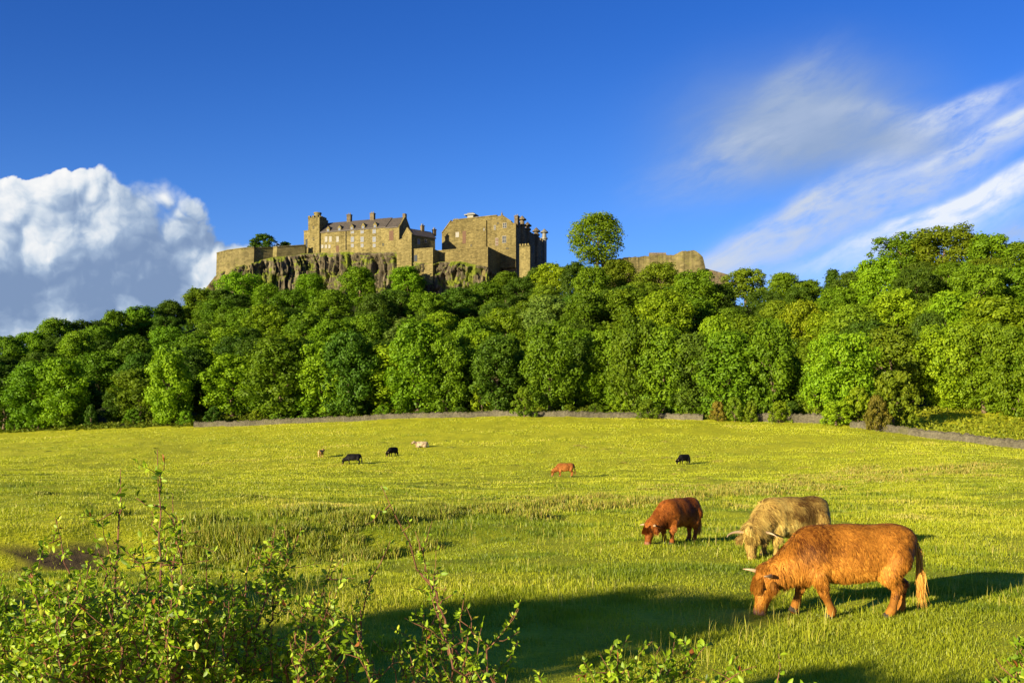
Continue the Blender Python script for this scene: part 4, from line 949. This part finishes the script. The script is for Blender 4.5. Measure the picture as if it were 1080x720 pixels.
def make_cow(color, label, loc, rotz, scale=1.0, stretch=.93, pose='graze', legs=((0, 0), (0, 0), (0, 0), (0, 0)), head_yaw=0.0, head_tilt=0.0, strands=30000, hair=1.0, horn_len=1.0, body_h=0.022, group='highland cattle grazing', seed=1, darkface=False, horn_droop=0.0, yflip=1):
    rg = np.random.default_rng(seed)
    L0 = 0.0
    nk0 = np.array([0.50, 0, 0.90])
    if pose == 'graze': nk1, poll, muz = np.array([0.95, 0, .56]), np.array([1.06, 0, .52]), np.array([1.17, 0, .09])
    elif pose == 'up': nk1, poll, muz = np.array([0.92, 0, 1.15]), np.array([1.0, 0, 1.22]), np.array([1.34, 0, .98])
    else: nk1, poll, muz = np.array([0.92, 0, 1.05]), np.array([1.0, 0, 1.10]), np.array([1.32, 0, .90])
    rr = lambda q: rotz_about(q, nk0, head_yaw)
    nk1 = rr(nk1); poll = rr(poll); muz = rr(muz)
    fwd = muz - poll; hl = np.linalg.norm(fwd); fwd /= hl
    side = np.array([-math.sin(head_yaw), math.cos(head_yaw), 0]); up = np.cross(fwd, side); up = up if (up[2] > 0 or pose == 'graze') else -up
    if pose == 'graze':
        up = np.cross(fwd, side); front = np.array([math.cos(head_yaw), math.sin(head_yaw), 0])
        if up @ front < 0: up = -up
    # turn the head itself a little further than the neck
    if head_tilt:
        ax = Vector((0, 0, 1)); Rm = Matrix.Rotation(head_tilt, 3, ax)
        side = np.array(Rm @ Vector(side)); up = np.array(Rm @ Vector(up)); fwd = np.array(Rm @ Vector(fwd)); muz = poll + fwd * hl
    prim = []
    prim += [('e', (-.08, 0, .835), (.84, .315, .335)), ('e', (-.62, 0, .92), (.36, .275, .27)), ('e', (-.66, 0, 1.06), (.30, .17, .12)), ('e', (.38, 0, .84), (.33, .285, .33)), ('e', (-.1, 0, .74), (.72, .265, .255)),
             ('e', (-.05, 0, 1.03), (.7, .17, .16)), ('e', (.54, 0, .70), (.20, .19, .25)), ('e', (.1, 0, .68), (.45, .25, .2))]
    prim += [('c', nk0, nk1, .235, .16), ('c', nk0 + (0.02, 0, -.16), nk1 + (-.04, 0, -.05), .19, .14)]
    prim += [('c', poll, poll + fwd * hl * .5, .125, .105), ('c', poll + fwd * hl * .5, muz, .105, .085), ('c', nk1, poll, .175, .13), ('e', poll + up * .02 - fwd * .02, (.12, .12, .12))]
    feet = []
    if pose != 'lie':
        spec = [(.40, .17, 0), (.40, -.17, 1), (-.68, .17, 2), (-.68, -.17, 3)]
        for (x, y, k) in spec:
            y *= yflip
            dx, lift = legs[k]
            if k < 2:
                top = (x, y, .62); kn = (x + .03 + dx * .5, y * .95, .36 + lift * .4); fe = (x + dx - lift * .5, y * .92, .10 + lift); ho = (x + dx + .03 - lift * .6, y * .92, .035 + lift * .8)
                prim += [('c', top, kn, .12, .062), ('c', kn, fe, .062, .048), ('c', fe, ho, .055, .066)]
            else:
                hip = (x, y * .9, .78); st = (x + .08 + dx * .3, y * .95, .60); hk = (x - .12 + dx * .75, y * .95, .40); fe = (x - .08 + dx, y * .92, .11); ho = (x - .03 + dx, y * .92, .035)
                prim += [('c', hip, st, .20, .145), ('c', st, hk, .135, .066), ('c', hk, fe, .064, .049), ('c', fe, ho, .056, .066)]
            feet.append(ho)
        oz = 0.0
    else:
        oz = -.40
        for y in (.24, -.24):
            prim += [('c', (.42, y, .55), (.62, y * 1.15, .50), .12, .08), ('c', (.62, y * 1.15, .48), (.36, y * 1.2, .46), .07, .06), ('c', (-.6, y, .66), (-.35, y * 1.5, .52), .2, .12), ('c', (-.35, y * 1.5, .50), (-.62, y * 1.5, .46), .09, .07)]
    def fun(p):
        s = None
        for q in prim:
            d = ell(p, q[1], q[2]) if q[0] == 'e' else cap(p, q[1], q[2], q[3], q[4])
            s = d if s is None else smin(s, d, .09 if q[0] == 'e' else .055)
        return s
    allp = np.array([q[1] for q in prim])
    V, Q = surface_nets(fun, (-1.15, -.75 if not head_yaw else -1.1, -.03 if pose != 'lie' else .3), (1.5, .75 if not head_yaw else 1.1, 1.55), body_h)
    t = thing('cow', label, 'cow', loc, rotz, group); t.scale = (scale * stretch, scale, scale)
    V = V + (0, 0, oz)
    me = mesh_arrays('body', V, [Q], None, True); bo = link('body', me, M['hide'], t); bo.color = (*color, 1)
    # ---- hair
    A, B, C_, D_ = (V[Q[:, k]] for k in range(4)); N = np.cross(C_ - A, D_ - B); ar = np.linalg.norm(N, axis=1); N = N / (ar[:, None] + 1e-12)
    cen = V.mean(0)
    if ((A - np.array([0, 0, .8 + oz])) * N).sum() < 0: N = -N
    Pw = ar.copy(); zc = A[:, 2] - oz
    pz = np.where(zc < .35, .8, 1.0); Pw *= pz; k = rg.choice(len(Q), strands, p=Pw / Pw.sum())
    u, v = rg.random((2, strands, 1)); P = A[k] * (1 - u) * (1 - v) + B[k] * u * (1 - v) + C_[k] * u * v + D_[k] * (1 - u) * v; n = N[k]
    x, z = P[:, 0], P[:, 2] - oz
    hd = np.linalg.norm(P - (poll + fwd * hl * .5 + (0, 0, oz)), axis=1) < .33
    leg = z < .42
    ln = .075 + .04 * sstep(x, .2, .7) + .015 * sstep(z, .75, .5) - .02 * sstep(z, .9, 1.15)
    ln = np.where(leg & ~hd, .018 + .022 * (z > .28), ln); ln = np.where(hd, .055, ln); ln = ln * hair * rg.uniform(.55, 1.3, strands)
    flow = np.stack([-.35 - .4 * (z > .95) + 0 * x, .0 * x, -1.0 + .5 * (z > 1.05)], -1)
    sw = np.stack([vnoise(x * 5 + 3, z * 5 + P[:, 1] * 3) - .5, vnoise(x * 4, z * 6 + 9) - .5, vnoise(x * 6 + 20, z * 4) - .5], -1)
    cid = np.floor(P * (17 / hair) + sw * 2.0); ca, cb, cc_ = hashn(cid[:, 0], cid[:, 1], cid[:, 2]), hashn(cid[:, 0] + 7, cid[:, 1] + 3, cid[:, 2]), hashn(cid[:, 0] + 1, cid[:, 1] + 9, cid[:, 2])
    flow += sw * 1.2 + (np.stack([ca, cb, cc_], -1) - .5) * .9 + rg.normal(size=(strands, 3)) * .14
    flow = np.where(hd[:, None], fwd * 1.0 + sw * .8 + rg.normal(size=(strands, 3)) * .2, flow)
    flow -= n * (flow * n).sum(1, keepdims=True); flow /= np.linalg.norm(flow, axis=1, keepdims=True) + 1e-9
    lift = rg.uniform(.08, .38, (strands, 1)); d0 = flow + n * lift; d0 /= np.linalg.norm(d0, axis=1, keepdims=True)
    wv = np.cross(n, d0); wv /= np.linalg.norm(wv, axis=1, keepdims=True) + 1e-9
    w = (.0055 * hair ** .5 * rg.uniform(.6, 1.4, (strands, 1))) * (1.0 if strands > 20000 else (20000 / strands) ** .5 * 1.2)
    Lc = ln[:, None]; root = P - n * .004
    mid = root + d0 * Lc * .5; tip = mid + (d0 * .6 + flow * .3 + np.array([0, 0, -.35]) - n * .02) * Lc * .5
    tip[:, 2] = np.maximum(tip[:, 2], .01)
    HV = np.stack([root - wv * w, root + wv * w, mid + wv * w * .85, mid - wv * w * .85, tip], 1).reshape(-1, 3)
    i = np.arange(strands) * 5; q4 = np.stack([i, i + 1, i + 2, i + 3], -1); t3 = np.stack([i + 3, i + 2, i + 4], -1)
    patch = vnoise(x * 2.6 + seed, z * 2.9 + P[:, 1]) * .62 + vnoise(x * 9 + 3 * ca, z * 7 + P[:, 1] * 8) * .38
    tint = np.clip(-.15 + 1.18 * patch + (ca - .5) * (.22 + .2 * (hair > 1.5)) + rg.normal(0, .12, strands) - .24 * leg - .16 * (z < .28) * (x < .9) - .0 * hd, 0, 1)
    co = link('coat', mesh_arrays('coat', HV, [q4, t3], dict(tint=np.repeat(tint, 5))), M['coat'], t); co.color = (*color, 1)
    # ---- horns, ears, eyes, nose
    for s in (1, -1):
        b0 = poll + side * s * .10 + up * .03 + (0, 0, oz); pts = []; rad = []
        for j in range(9):
            f_ = j / 8.0
            pts.append(b0 + (side * s * (.42 * f_ - .10 * f_ ** 3) + up * (.02 * f_ + .20 * f_ ** 2.2) * (1 - horn_droop) - fwd * (.03 * math.sin(3 * f_)) + fwd * horn_droop * .16 * f_ ** 1.5) * horn_len); rad.append(.034 * (1 - f_) ** .75 + .006)
        h = MB(); h.tube(pts, rad, 8); h.build('horn', M['horn'], t, True)
        e0 = poll + side * s * .12 - up * .03 + fwd * .06 + (0, 0, oz); e = MB()
        e.tube([e0, e0 + side * s * .06 + fwd * .02, e0 + side * s * .13 + fwd * .07, e0 + side * s * .16 + fwd * .13], [.03, .055, .05, .012], 8); eo = e.build('ear', M['hide'], t, True); eo.color = tuple(c * .6 for c in color) + (1,)
        m = 500; hp = e0 + side * s * rg.uniform(.02, .16, (m, 1)) + fwd * rg.uniform(0, .1, (m, 1)) + up * rg.uniform(-.03, .03, (m, 1)); dr = fwd * .9 + side * s * .3 + rg.normal(size=(m, 3)) * .25
        wv2 = np.cross(dr, up); wv2 /= np.linalg.norm(wv2, axis=1, keepdims=True); hl2 = rg.uniform(.05, .12, (m, 1)); HV = np.stack([hp - wv2 * .004, hp + wv2 * .004, hp + dr * hl2], 1).reshape(-1, 3)
        eh = link('ear_hair', mesh_arrays('ear_hair', HV, [np.arange(m * 3).reshape(m, 3)], dict(tint=np.repeat(np.clip(rg.normal(.22, .15, m), 0, 1), 3))), M['coat'], eo); eh.color = (*color, 1)
        ey = MB(); c = poll + fwd * hl * .36 + side * s * .104 + up * .035 + (0, 0, oz)
        ey.tube([c - side * s * .02, c, c + side * s * .014], [.02, .021, .008], 8); ey.build('eye', M['eye'], t, True)
    c = muz + fwd * .035 + (0, 0, oz); nb = MB(); nb.tube([c - fwd * .05, c, c + fwd * .045, c + fwd * .058], [.088, .09, .07, .03], 12); nb.build('muzzle', M['nose'], t, True)
    # forelock over the face
    m = 900; hp = poll + up * .10 + side * rg.uniform(-.11, .11, (m, 1)) + fwd * rg.uniform(-.06, .06, (m, 1)) + (0, 0, oz)
    dr = fwd + up * rg.uniform(.0, .25, (m, 1)) + side * rg.normal(0, .18, (m, 1)); ln2 = rg.uniform(.10, .24, (m, 1)); wv2 = np.tile(side, (m, 1)) + rg.normal(size=(m, 3)) * .2
    HV = np.stack([hp - wv2 * .004, hp + wv2 * .004, hp + dr * ln2 * .6 + wv2 * .003 + up * .03, hp + dr * ln2], 1).reshape(-1, 3)
    fo = link('forelock', mesh_arrays('forelock', HV, [np.arange(m * 4).reshape(m, 4)], dict(tint=np.repeat(np.clip(rg.normal(.55, .2, m), 0, 1), 4))), M['coat'], t); fo.color = (*color, 1)
    # tail: dock and long brush
    tb = np.array([-.93, 0, 1.06 + oz]); tp = [tb + (.06, 0, .03), tb + (-.03, 0, -.02), tb + (-.10, .02, -.2), tb + (-.125, .03, -.45), tb + (-.125, .03, -.62)]
    if pose == 'lie': tp = tp[:3] + [tb + (-.1, .05, -.36), tb + (-.12, .1, -.5)]
    d = MB(); d.tube(tp, [.045, .05, .035, .03, .02], 8); to = d.build('tail', M['hide'], t, True); to.color = (*color, 1)
    m = 1500 if pose != 'lie' else 400; fz = rg.random(m) ** .8; idx = fz * 3 + .8; ii = np.minimum(idx.astype(int), 3); fr = (idx - ii)[:, None]; tpp = np.array(tp); hp = tpp[ii] * (1 - fr) + tpp[ii + 1] * fr + rg.normal(size=(m, 3)) * .018
    ln2 = (.08 + .30 * fz[:, None]) * rg.uniform(.6, 1.1, (m, 1)); dr = np.array([-.05, 0, -1.0]) + rg.normal(size=(m, 3)) * (.06 + .05 * fz[:, None]); tipz = np.maximum(hp + dr * ln2, (-9, -9, .02)); wv2 = rg.normal(size=(m, 3)) * .005
    HV = np.stack([hp - wv2, hp + wv2, tipz], 1).reshape(-1, 3)
    tl = link('tail_brush', mesh_arrays('tail_brush', HV, [np.arange(m * 3).reshape(m, 3)], dict(tint=np.repeat(np.clip(rg.normal(.80, .13, m), 0, 1), 3))), M['coat'], to); tl.color = (color[0] * 1.1, color[1] * 1.35, color[2] * 1.9, 1)
    for ho in feet:
        b = MB(); b.tube([(ho[0] - .03, ho[1], ho[2] + .03), (ho[0] + .01, ho[1], ho[2] - .005), (ho[0] + .02, ho[1], ho[2] - .034)], [.06, .07, .075], 8); b.build('hoof', M['hoof'], t, True)
    return t

def gp(px, py): 
    p = hit(px, py); return p
ORANGE = (0.43, 0.178, 0.022); RED = (0.33, 0.105, 0.016); CREAM = (0.48, 0.335, 0.085); BLACK = (0.012, 0.011, 0.012); TAN = (0.62, 0.38, 0.13); PALE = (0.62, 0.50, 0.30); RUST = (0.45, 0.17, 0.035)
def herd():
    p = gp(890, 649); s = 1.0
    make_cow(ORANGE, 'large orange-brown shaggy cow grazing in profile, nearest the camera', (p[0] + .0, p[1], p[2] - .02), R(180), 1.03, legs=((-.18, 0), (.24, 0.05), (.16, 0), (-.10, 0)), head_yaw=0.0, head_tilt=R(8), hair=.9, strands=80000, horn_len=.85, seed=3)
    p = gp(838, 587)
    make_cow(CREAM, 'cream shaggy cow with wide horns, standing behind the nearest orange cow', (p[0] - .08, p[1] + .2, p[2] - .03), R(180 + 20), 1.02, legs=((.0, 0), (.1, 0), (.05, 0), (-.1, 0)), head_yaw=R(14), head_tilt=R(52), strands=60000, hair=1.6, horn_len=1.3, seed=5, horn_droop=.55)
    p = gp(709, 572)
    make_cow(RED, 'dark red-brown cow grazing alone, left of the cream horned cow', (p[0] + .1, p[1], p[2] - .02), R(180 + 45), .85, legs=((.05, 0), (-.05, 0), (.12, 0), (-.1, 0)), head_yaw=R(-12), strands=40000, horn_len=.6, seed=8, horn_droop=.3)
    far = [((595, 502), RUST, 'small rusty brown cow grazing in the middle of the far field', R(180 + 12), 1.0, 'graze', 2),
           ((721, 489.5), BLACK, 'black cow grazing at the right of the far field, right of the rusty cow', R(180 + 35), .92, 'graze', 4),
           ((372, 489.5), BLACK, 'larger black cow grazing at the left of the far field', R(180 + 5), 1.05, 'graze', 6),
           ((414, 481), BLACK, 'smaller black cow between the larger black cow and the lying pale cow', R(180 + 55), 1.0, 'graze', 9),
           ((338.5, 482), TAN, 'tan calf standing leftmost in the far field', R(80), .8, 'up', 10),
           ((444, 471.5), PALE, 'pale cream cow lying down, highest in the far field', R(180 + 15), 1.05, 'lie', 12)]
    for (pp, c, lab, rz, sc, pose, sd_) in far:
        p = gp(*pp); make_cow(c, lab, (p[0], p[1], p[2] - .02), rz, sc, pose=pose, strands=5000, seed=sd_, body_h=.035, horn_len=.7, head_yaw=0)
herd()

# ------------------------------------------------------------------ grass
def blades(name, X, Y, hgt, wid, tint, dry, mat, label, cat, lean=.45, rg=rng):
    n = len(X); Z = ground(X, Y) - .01
    a = rg.uniform(0, 6.283, n); b = rg.uniform(0, 6.283, n); P = np.stack([X, Y, Z], -1)
    w = np.stack([np.cos(a), np.sin(a), 0 * a], -1) * wid[:, None]; ld = np.stack([np.cos(b), np.sin(b), 0 * b], -1); le = (rg.uniform(.1, 1, n) * lean)[:, None]
    up = np.array([0, 0, 1.0]); h = hgt[:, None]
    mid = P + up * h * .55 + ld * h * le * .35; tip = P + up * h * .95 + ld * h * le
    V = np.stack([P - w, P + w, mid + w * .7, mid - w * .7, tip], 1).reshape(-1, 3)
    i = np.arange(n) * 5
    me = mesh_arrays(name, V, [np.stack([i, i + 1, i + 2, i + 3], -1), np.stack([i + 3, i + 2, i + 4], -1)], dict(tint=np.repeat(tint, 5), dry=np.repeat(dry, 5)))
    return tag(link(name, me, mat), label, cat, kind='stuff')
def grass():
    n = 1650000; y = 6.0 * (215 / 6.0) ** rng.random(n) ** .92; x = rng.uniform(-.66, .66, n) * y + rng.uniform(-1, 1, n) * 1.5
    cs = .05 * y + .25; lv = np.floor(np.log2(cs)); c = 0; fr = np.log2(cs) - lv
    c = fbm(x / 2 ** lv, y / 2 ** lv, 3) * (1 - fr) + fbm(x / 2 ** (lv + 1), y / 2 ** (lv + 1), 3) * fr
    k = (rng.random(n) < np.clip((c - .24) * 3.0, .15, 1)) & (y < dw(540 + F * x / y) - .5); X, Y, c = x[k], y[k], c[k]
    H = (.042 + .0018 * Y - .000006 * Y * Y) * (.45 + 1.2 * np.clip(c - .15, 0, 1)) * rng.uniform(.5, 1.4, len(X)); W = (.0012 + .00021 * Y) * rng.uniform(.6, 1.4, len(X))
    tint = np.clip(rng.normal(.45, .12, len(X)) + (fbm(X / 2.5, Y / 2.5, 3) - .44) * .5, 0, 1)
    tint = np.clip(tint + (c - .46) * 1.0 * sstep(Y, 12, 40), 0, 1)
    dry = np.clip(sstep(Y, 35, 110) * .95 - (fbm(X / 22 + 5, Y / 16, 3) - .40) * 1.5 * sstep(Y, 20, 60), 0, 1)
    rough = sstep(fbm(X / 3.2 + 31, Y / 1.5 - 7, 4), .50, .62) * (.35 + .65 * sstep(fbm(X / 25 + 2, Y / 25, 2), .36, .5))  # rough tufts; their darker tint also paints the shade of bumps in the field
    tint = np.clip(tint - .38 * rough + .25 * sstep(fbm(X / 9 - 4, Y / 6 + 8, 3), .48, .6), 0, 1); H = H * (1 + .5 * rough)
    soil = np.exp(-((Y - ditch_line(X) - 0.7) / 0.6) ** 4) * sstep(X + 1.6 * fbm(Y * 2, X, 2), -8.4, -9.6) * sstep(fbm(X * 1.6, Y * 2.2, 3), .28, .42); kp = (soil < .35) | (rng.random(len(X)) < .10)
    X, Y, H, W, tint, dry = (a[kp] for a in (X, Y, H, W, tint, dry))
    blades('grass', X, Y, H, W, tint, dry, M['grass'], 'short sunlit pasture grass covering the field', 'grass')
    # seed stalks
    n = 15000; y = 6.5 * (90 / 6.5) ** (rng.random(n) ** 1.3); x = rng.uniform(-.57, .57, n) * y; c = fbm(x / 3 + 40, y / 3, 3); k = c > .46; x, y = x[k], y[k]
    blades('seed_stalks', x, y, rng.uniform(.14, .30, len(x)), (.0012 + .00018 * y) * rng.uniform(.7, 1.3, len(x)), np.clip(rng.normal(.9, .1, len(x)), 0, 1), np.ones(len(x)), M['grass'], 'thin dry seed stalks standing above the pasture grass', 'grass', .35)
    # rushes along the ditch and in tussocks
    Xs, Ys, Hs, Ws = [], [], [], []
    cl = []
    for _ in range(38):
        x = rng.uniform(-8, -2); cl.append((x, ditch_line(x) + rng.normal(.2, .7), rng.uniform(.22, .45), rng.uniform(.22, .45)))
    for px, py, h in ((210, 574, .55), (235, 572, .62), (252, 576, .6), (270, 570, .5), (285, 572, .45), (195, 578, .42), (225, 580, .42), (385, 552, .5), (405, 550, .55), (430, 546, .5), (450, 548, .45), (470, 545, .4), (600, 540, .4), (640, 536, .4), (675, 532, .5), (690, 533, .4), (560, 545, .35), (735, 524, .4), (775, 520, .4), (800, 516, .45), (850, 512, .5), (880, 508, .4), (930, 500, .5), (960, 497, .5), (1000, 494, .6), (1030, 492, .5), (300, 545, .4), (330, 540, .4), (215, 552, .45), (120, 545, .4)):
        p = hit(px, py); cl.append((p[0], p[1], h, .35 + p[1] * .012))
    for q_ in rng.random(95):
        p = hit(350 + 700 * q_, 552 - 60 * q_ + rng.normal() * 4.5); cl.append((p[0], p[1], rng.uniform(.18, .42), .3 + p[1] * .012))
    for _ in range(150):
        y = math.sqrt(rng.uniform(24 ** 2, 150 ** 2)); x = rng.uniform(-.55, .55) * y
        if fbm(x / 14 + 3, y / 14, 3) > .46: cl.append((x, y, rng.uniform(.15, .28), rng.uniform(.25, .7)))
    for (x, y, h, r) in cl:
        n = int(420 * min(1.6, (r / .35) ** 1.2)); q = rng.normal(size=(n, 2)) * r * .5
        Xs.append(x + q[:, 0] * 1.3); Ys.append(y + q[:, 1]); Hs.append(h * rng.uniform(.4, 1.1, n) * np.exp(-(q ** 2).sum(1) / (r * r) * .8)); Ws.append(np.full(n, .0035 + .00032 * y))
    X, Y, H, W = map(np.concatenate, (Xs, Ys, Hs, Ws)); blades('rushes', X, Y, H, W, np.clip(rng.normal(.5, .22, len(X)) + .22 * sstep(X, -4, 4), 0, 1), np.zeros(len(X)), M['rush'], 'darker rushes and tussocks along the ditch and scattered over the field', 'rushes', .5)
grass()

# ------------------------------------------------------------------ hawthorn hedge in front of the camera
def mat_leaf():
    m, t, out = new_mat("hawthorn_leaves"); v = attr(t, 'tint')
    leafy(t, out, t.ramp(v, [(0.0, (0.07, 0.12, 0.006)), (0.4, (0.19, 0.32, 0.009)), (0.7, (0.38, 0.52, 0.018)), (0.95, (0.66, 0.62, 0.07)), (1.0, (0.30, 0.10, 0.02))]), 0.42, 0.5, 0.02); return m
def mat_twig():
    m, t, out = new_mat("hawthorn_twigs"); n = t.noise(ocoord(t), 30, 4); principled(t, out, t.ramp(n, [(0.3, (0.07, 0.03, 0.018)), (0.7, (0.26, 0.12, 0.06))]), .7, .2); return m
M['leaf'] = mat_leaf(); M['twig'] = mat_twig()
def hawthorn(label, shoots, seed, dens=1.05, lsize=.0103):
    """shoots: (base column, base row, tip column, tip row, distance, leafiness)"""
    rg = np.random.default_rng(seed)
    x0 = np.mean([(s[0] - 540) / F * s[4] for s in shoots]); y0 = np.mean([s[4] for s in shoots]); g0 = float(ground(x0, y0))
    t = thing('hawthorn_bush', label, 'bush', (x0, y0, g0), 0, 'hawthorn bushes of the near hedge'); O = np.array([x0, y0, g0])
    tw = MB(); LC, LD, LS = [], [], []
    def leaves_on(pts, per_m, lo=.0):
        pts = np.array(pts); seg = np.linalg.norm(np.diff(pts, axis=0), axis=1); L = seg.sum(); cs = np.r_[0, np.cumsum(seg)]
        n = rg.poisson(per_m * L)
        for q in rg.uniform(lo, 1, n) * L:
            i = min(np.searchsorted(cs, q, 'right') - 1, len(seg) - 1); p = pts[i] + (pts[i + 1] - pts[i]) * (q - cs[i]) / seg[i]
            d = rg.normal(size=3); d[2] += .35; d /= np.linalg.norm(d); LC.append(p); LD.append(d); LS.append(lsize * rg.uniform(.55, 1.35))
    def curve(a, b, wob, n):
        pts = [a + (b - a) * k / n + rg.normal(size=3) * wob * math.sin(3.14 * min(k / n + .08, 1)) for k in range(n + 1)]; pts[0] = a; return pts
    for (bx, by, tx, ty, D, lf) in shoots:
        a = pt(bx, by, D + rg.uniform(-.1, .3)); b = pt(tx, ty, D); root = O + np.array([(a[0] - x0) * .6, rg.normal() * .1, 0])
        low = curve(root, a, .03, 5); main = curve(a, b, .018, 9); L = np.linalg.norm(b - a)
        r0 = .004 + .0042 * L
        tw.tube([p - O for p in low], list(np.linspace(r0 * 2.6, r0, 6)), 5, False); tw.tube([p - O for p in main], list(np.linspace(r0, .0012, 10)), 5)
        leaves_on(main, 75 * lf * dens)
        for k in range(int(L * 15 * min(1.2, max(.4, lf)) * dens) + 1):
            f = rg.uniform(.05, .92) ** .9; i = min(int(f * 9), 8); p = main[i] + (main[i + 1] - main[i]) * (f * 9 - i)
            dv = (b - a) / L * .55 + rg.normal(size=3) * .55; dv[2] += .15; ln = rg.uniform(.05, .26) * (1.15 - .75 * f); e = p + dv * ln / np.linalg.norm(dv) * 1.2
            c = curve(p, e, .010, 4); tw.tube([q - O for q in c], [.0026, .0022, .0018, .0014, .0009], 4, False); leaves_on(c, 135 * lf * dens)
            if rg.random() < .5:
                e2 = c[2] + rg.normal(size=3) * .07; c2 = curve(c[2], e2, .004, 3); tw.tube([q - O for q in c2], [.0016, .0013, .001, .0008], 4, False); leaves_on(c2, 140 * lf * dens)
        for f in rg.uniform(.1, .9, int(L * 14)):       # thorns
            i = min(int(f * 9), 8); p = main[i]; d = rg.normal(size=3); d /= np.linalg.norm(d); tw.tube([p - O, p - O + d * .022], [.0012, .0003], 3, False)
    tw.build('stems', M['twig'], t)
    C = np.array(LC) - O; Dv = np.array(LD); S = np.array(LS)[:, None]; n = len(C); r = rg.normal(size=(n, 3)); B = np.cross(Dv, r); B /= np.linalg.norm(B, axis=1, keepdims=True); N = np.cross(Dv, B)
    cup = rg.uniform(.05, .40, (n, 1)); bend = rg.uniform(-.3, .5, (n, 1)); aw = rg.uniform(.42, .68, (n, 1))
    st = C + Dv * S * .35
    rows = []
    for (f, wv) in ((0, .16), (.3, .82), (.62, 1.0), (.85, .62), (1.08, .06)):
        ctr = st + Dv * S * 2.0 * f + N * S * (bend * f * f * 1.1); rows += [ctr - B * S * aw * wv + N * S * cup * wv, ctr + N * S * .0, ctr + B * S * aw * wv + N * S * cup * wv]
    V = np.stack(rows, 1).reshape(-1, 3); base = np.arange(n)[:, None] * 15; qs = []
    for k in range(4):
        for j in (0, 1): qs.append(base + np.array([[3 * k + j, 3 * k + j + 1, 3 * k + j + 4, 3 * k + j + 3]]))
    Q = np.concatenate(qs); tn = np.clip(rg.normal(.48, .20, n), 0, .97); tn[rg.random(n) < .012] = 1.0
    link('leaves', mesh_arrays('leaves', V, [Q], dict(tint=np.repeat(tn, 15)), True), M['leaf'], t)
    return t
def spread(cx, wx, top, jit, n, D, seed, lf=1.0):
    rg = random.Random(seed); o = []
    for k in range(n):
        x = cx + wx * ((k + rg.random()) / n - .5); o.append((x + rg.uniform(-14, 14), 765, x + rg.uniform(-22, 22), top + rg.uniform(0, jit), D + rg.uniform(-.35, .5), lf * rg.uniform(.8, 1.2)))
    return o
def hedge():
    hawthorn('tall leafy hawthorn bush at lower left with two upright shoots reaching over the field',
             [(176, 760, 166, 474, 3.5, .62), (132, 760, 127, 494, 3.6, .55), (190, 760, 192, 548, 3.4, .8), (105, 760, 58, 545, 3.5, .7), (150, 765, 100, 562, 3.3, .8), (160, 765, 150, 572, 3.7, .8), (215, 765, 218, 585, 3.6, .9), (100, 765, 84, 600, 3.2, .9), (184, 765, 182, 520, 3.6, .65), (60, 765, 30, 596, 3.4, .8), (235, 765, 246, 604, 3.5, .9)]
             + spread(140, 190, 596, 90, 30, 3.5, 1, 1.1), 11, 1.1)
    hawthorn('low dense hawthorn in the bottom left corner', spread(10, 150, 612, 100, 22, 3.4, 2, 1.0) + [(30, 765, 24, 625, 3.4, 1.0), (8, 765, -4, 622, 3.5, 1.0)], 12)
    hawthorn('arching hawthorn right of the tall shoots, sprays spread towards the left-hand field',
             [(240, 765, 318, 556, 3.8, .7), (255, 765, 290, 560, 3.7, .9), (300, 765, 352, 585, 3.9, .55), (250, 765, 262, 590, 3.6, .9), (325, 765, 412, 570, 3.9, .5), (290, 765, 330, 625, 3.5, .9)]
             + spread(285, 130, 620, 100, 15, 3.6, 3, .9), 13)
    hawthorn('thin straggling hawthorn with a bare leaning twig near the bottom middle',
             [(520, 765, 402, 512, 3.8, .22), (505, 765, 438, 560, 3.7, .55), (500, 765, 452, 620, 3.5, .9), (395, 765, 380, 640, 3.5, .8), (420, 765, 470, 618, 3.8, .8), (470, 765, 490, 625, 3.6, .9), (540, 765, 492, 640, 3.7, .9)]
             + spread(420, 190, 650, 80, 13, 3.6, 4, .8), 14, .9)
    hawthorn('small hawthorn spray at the bottom edge below the nearest orange cow',
             [(625, 785, 658, 682, 3.2, 1.1), (612, 785, 640, 704, 3.2, 1.0), (640, 785, 700, 706, 3.3, 1.0), (650, 785, 735, 704, 3.3, 1.0), (690, 785, 775, 720, 3.2, .9), (640, 785, 652, 690, 3.1, 1.1), (600, 785, 575, 726, 3.2, .8), (655, 785, 690, 712, 3.2, 1.0), (800, 785, 830, 720, 3.2, .6)], 15, 1.0, .0105)
    hawthorn('short hawthorn sprig rising in the bottom right corner', [(1120, 775, 1062, 696, 3.0, 1.1), (1105, 775, 1050, 694, 3.0, .8), (1130, 775, 1084, 684, 3.0, 1.2), (1115, 775, 1076, 704, 3.1, 1.1)], 16, 1.0, .011)
hedge()
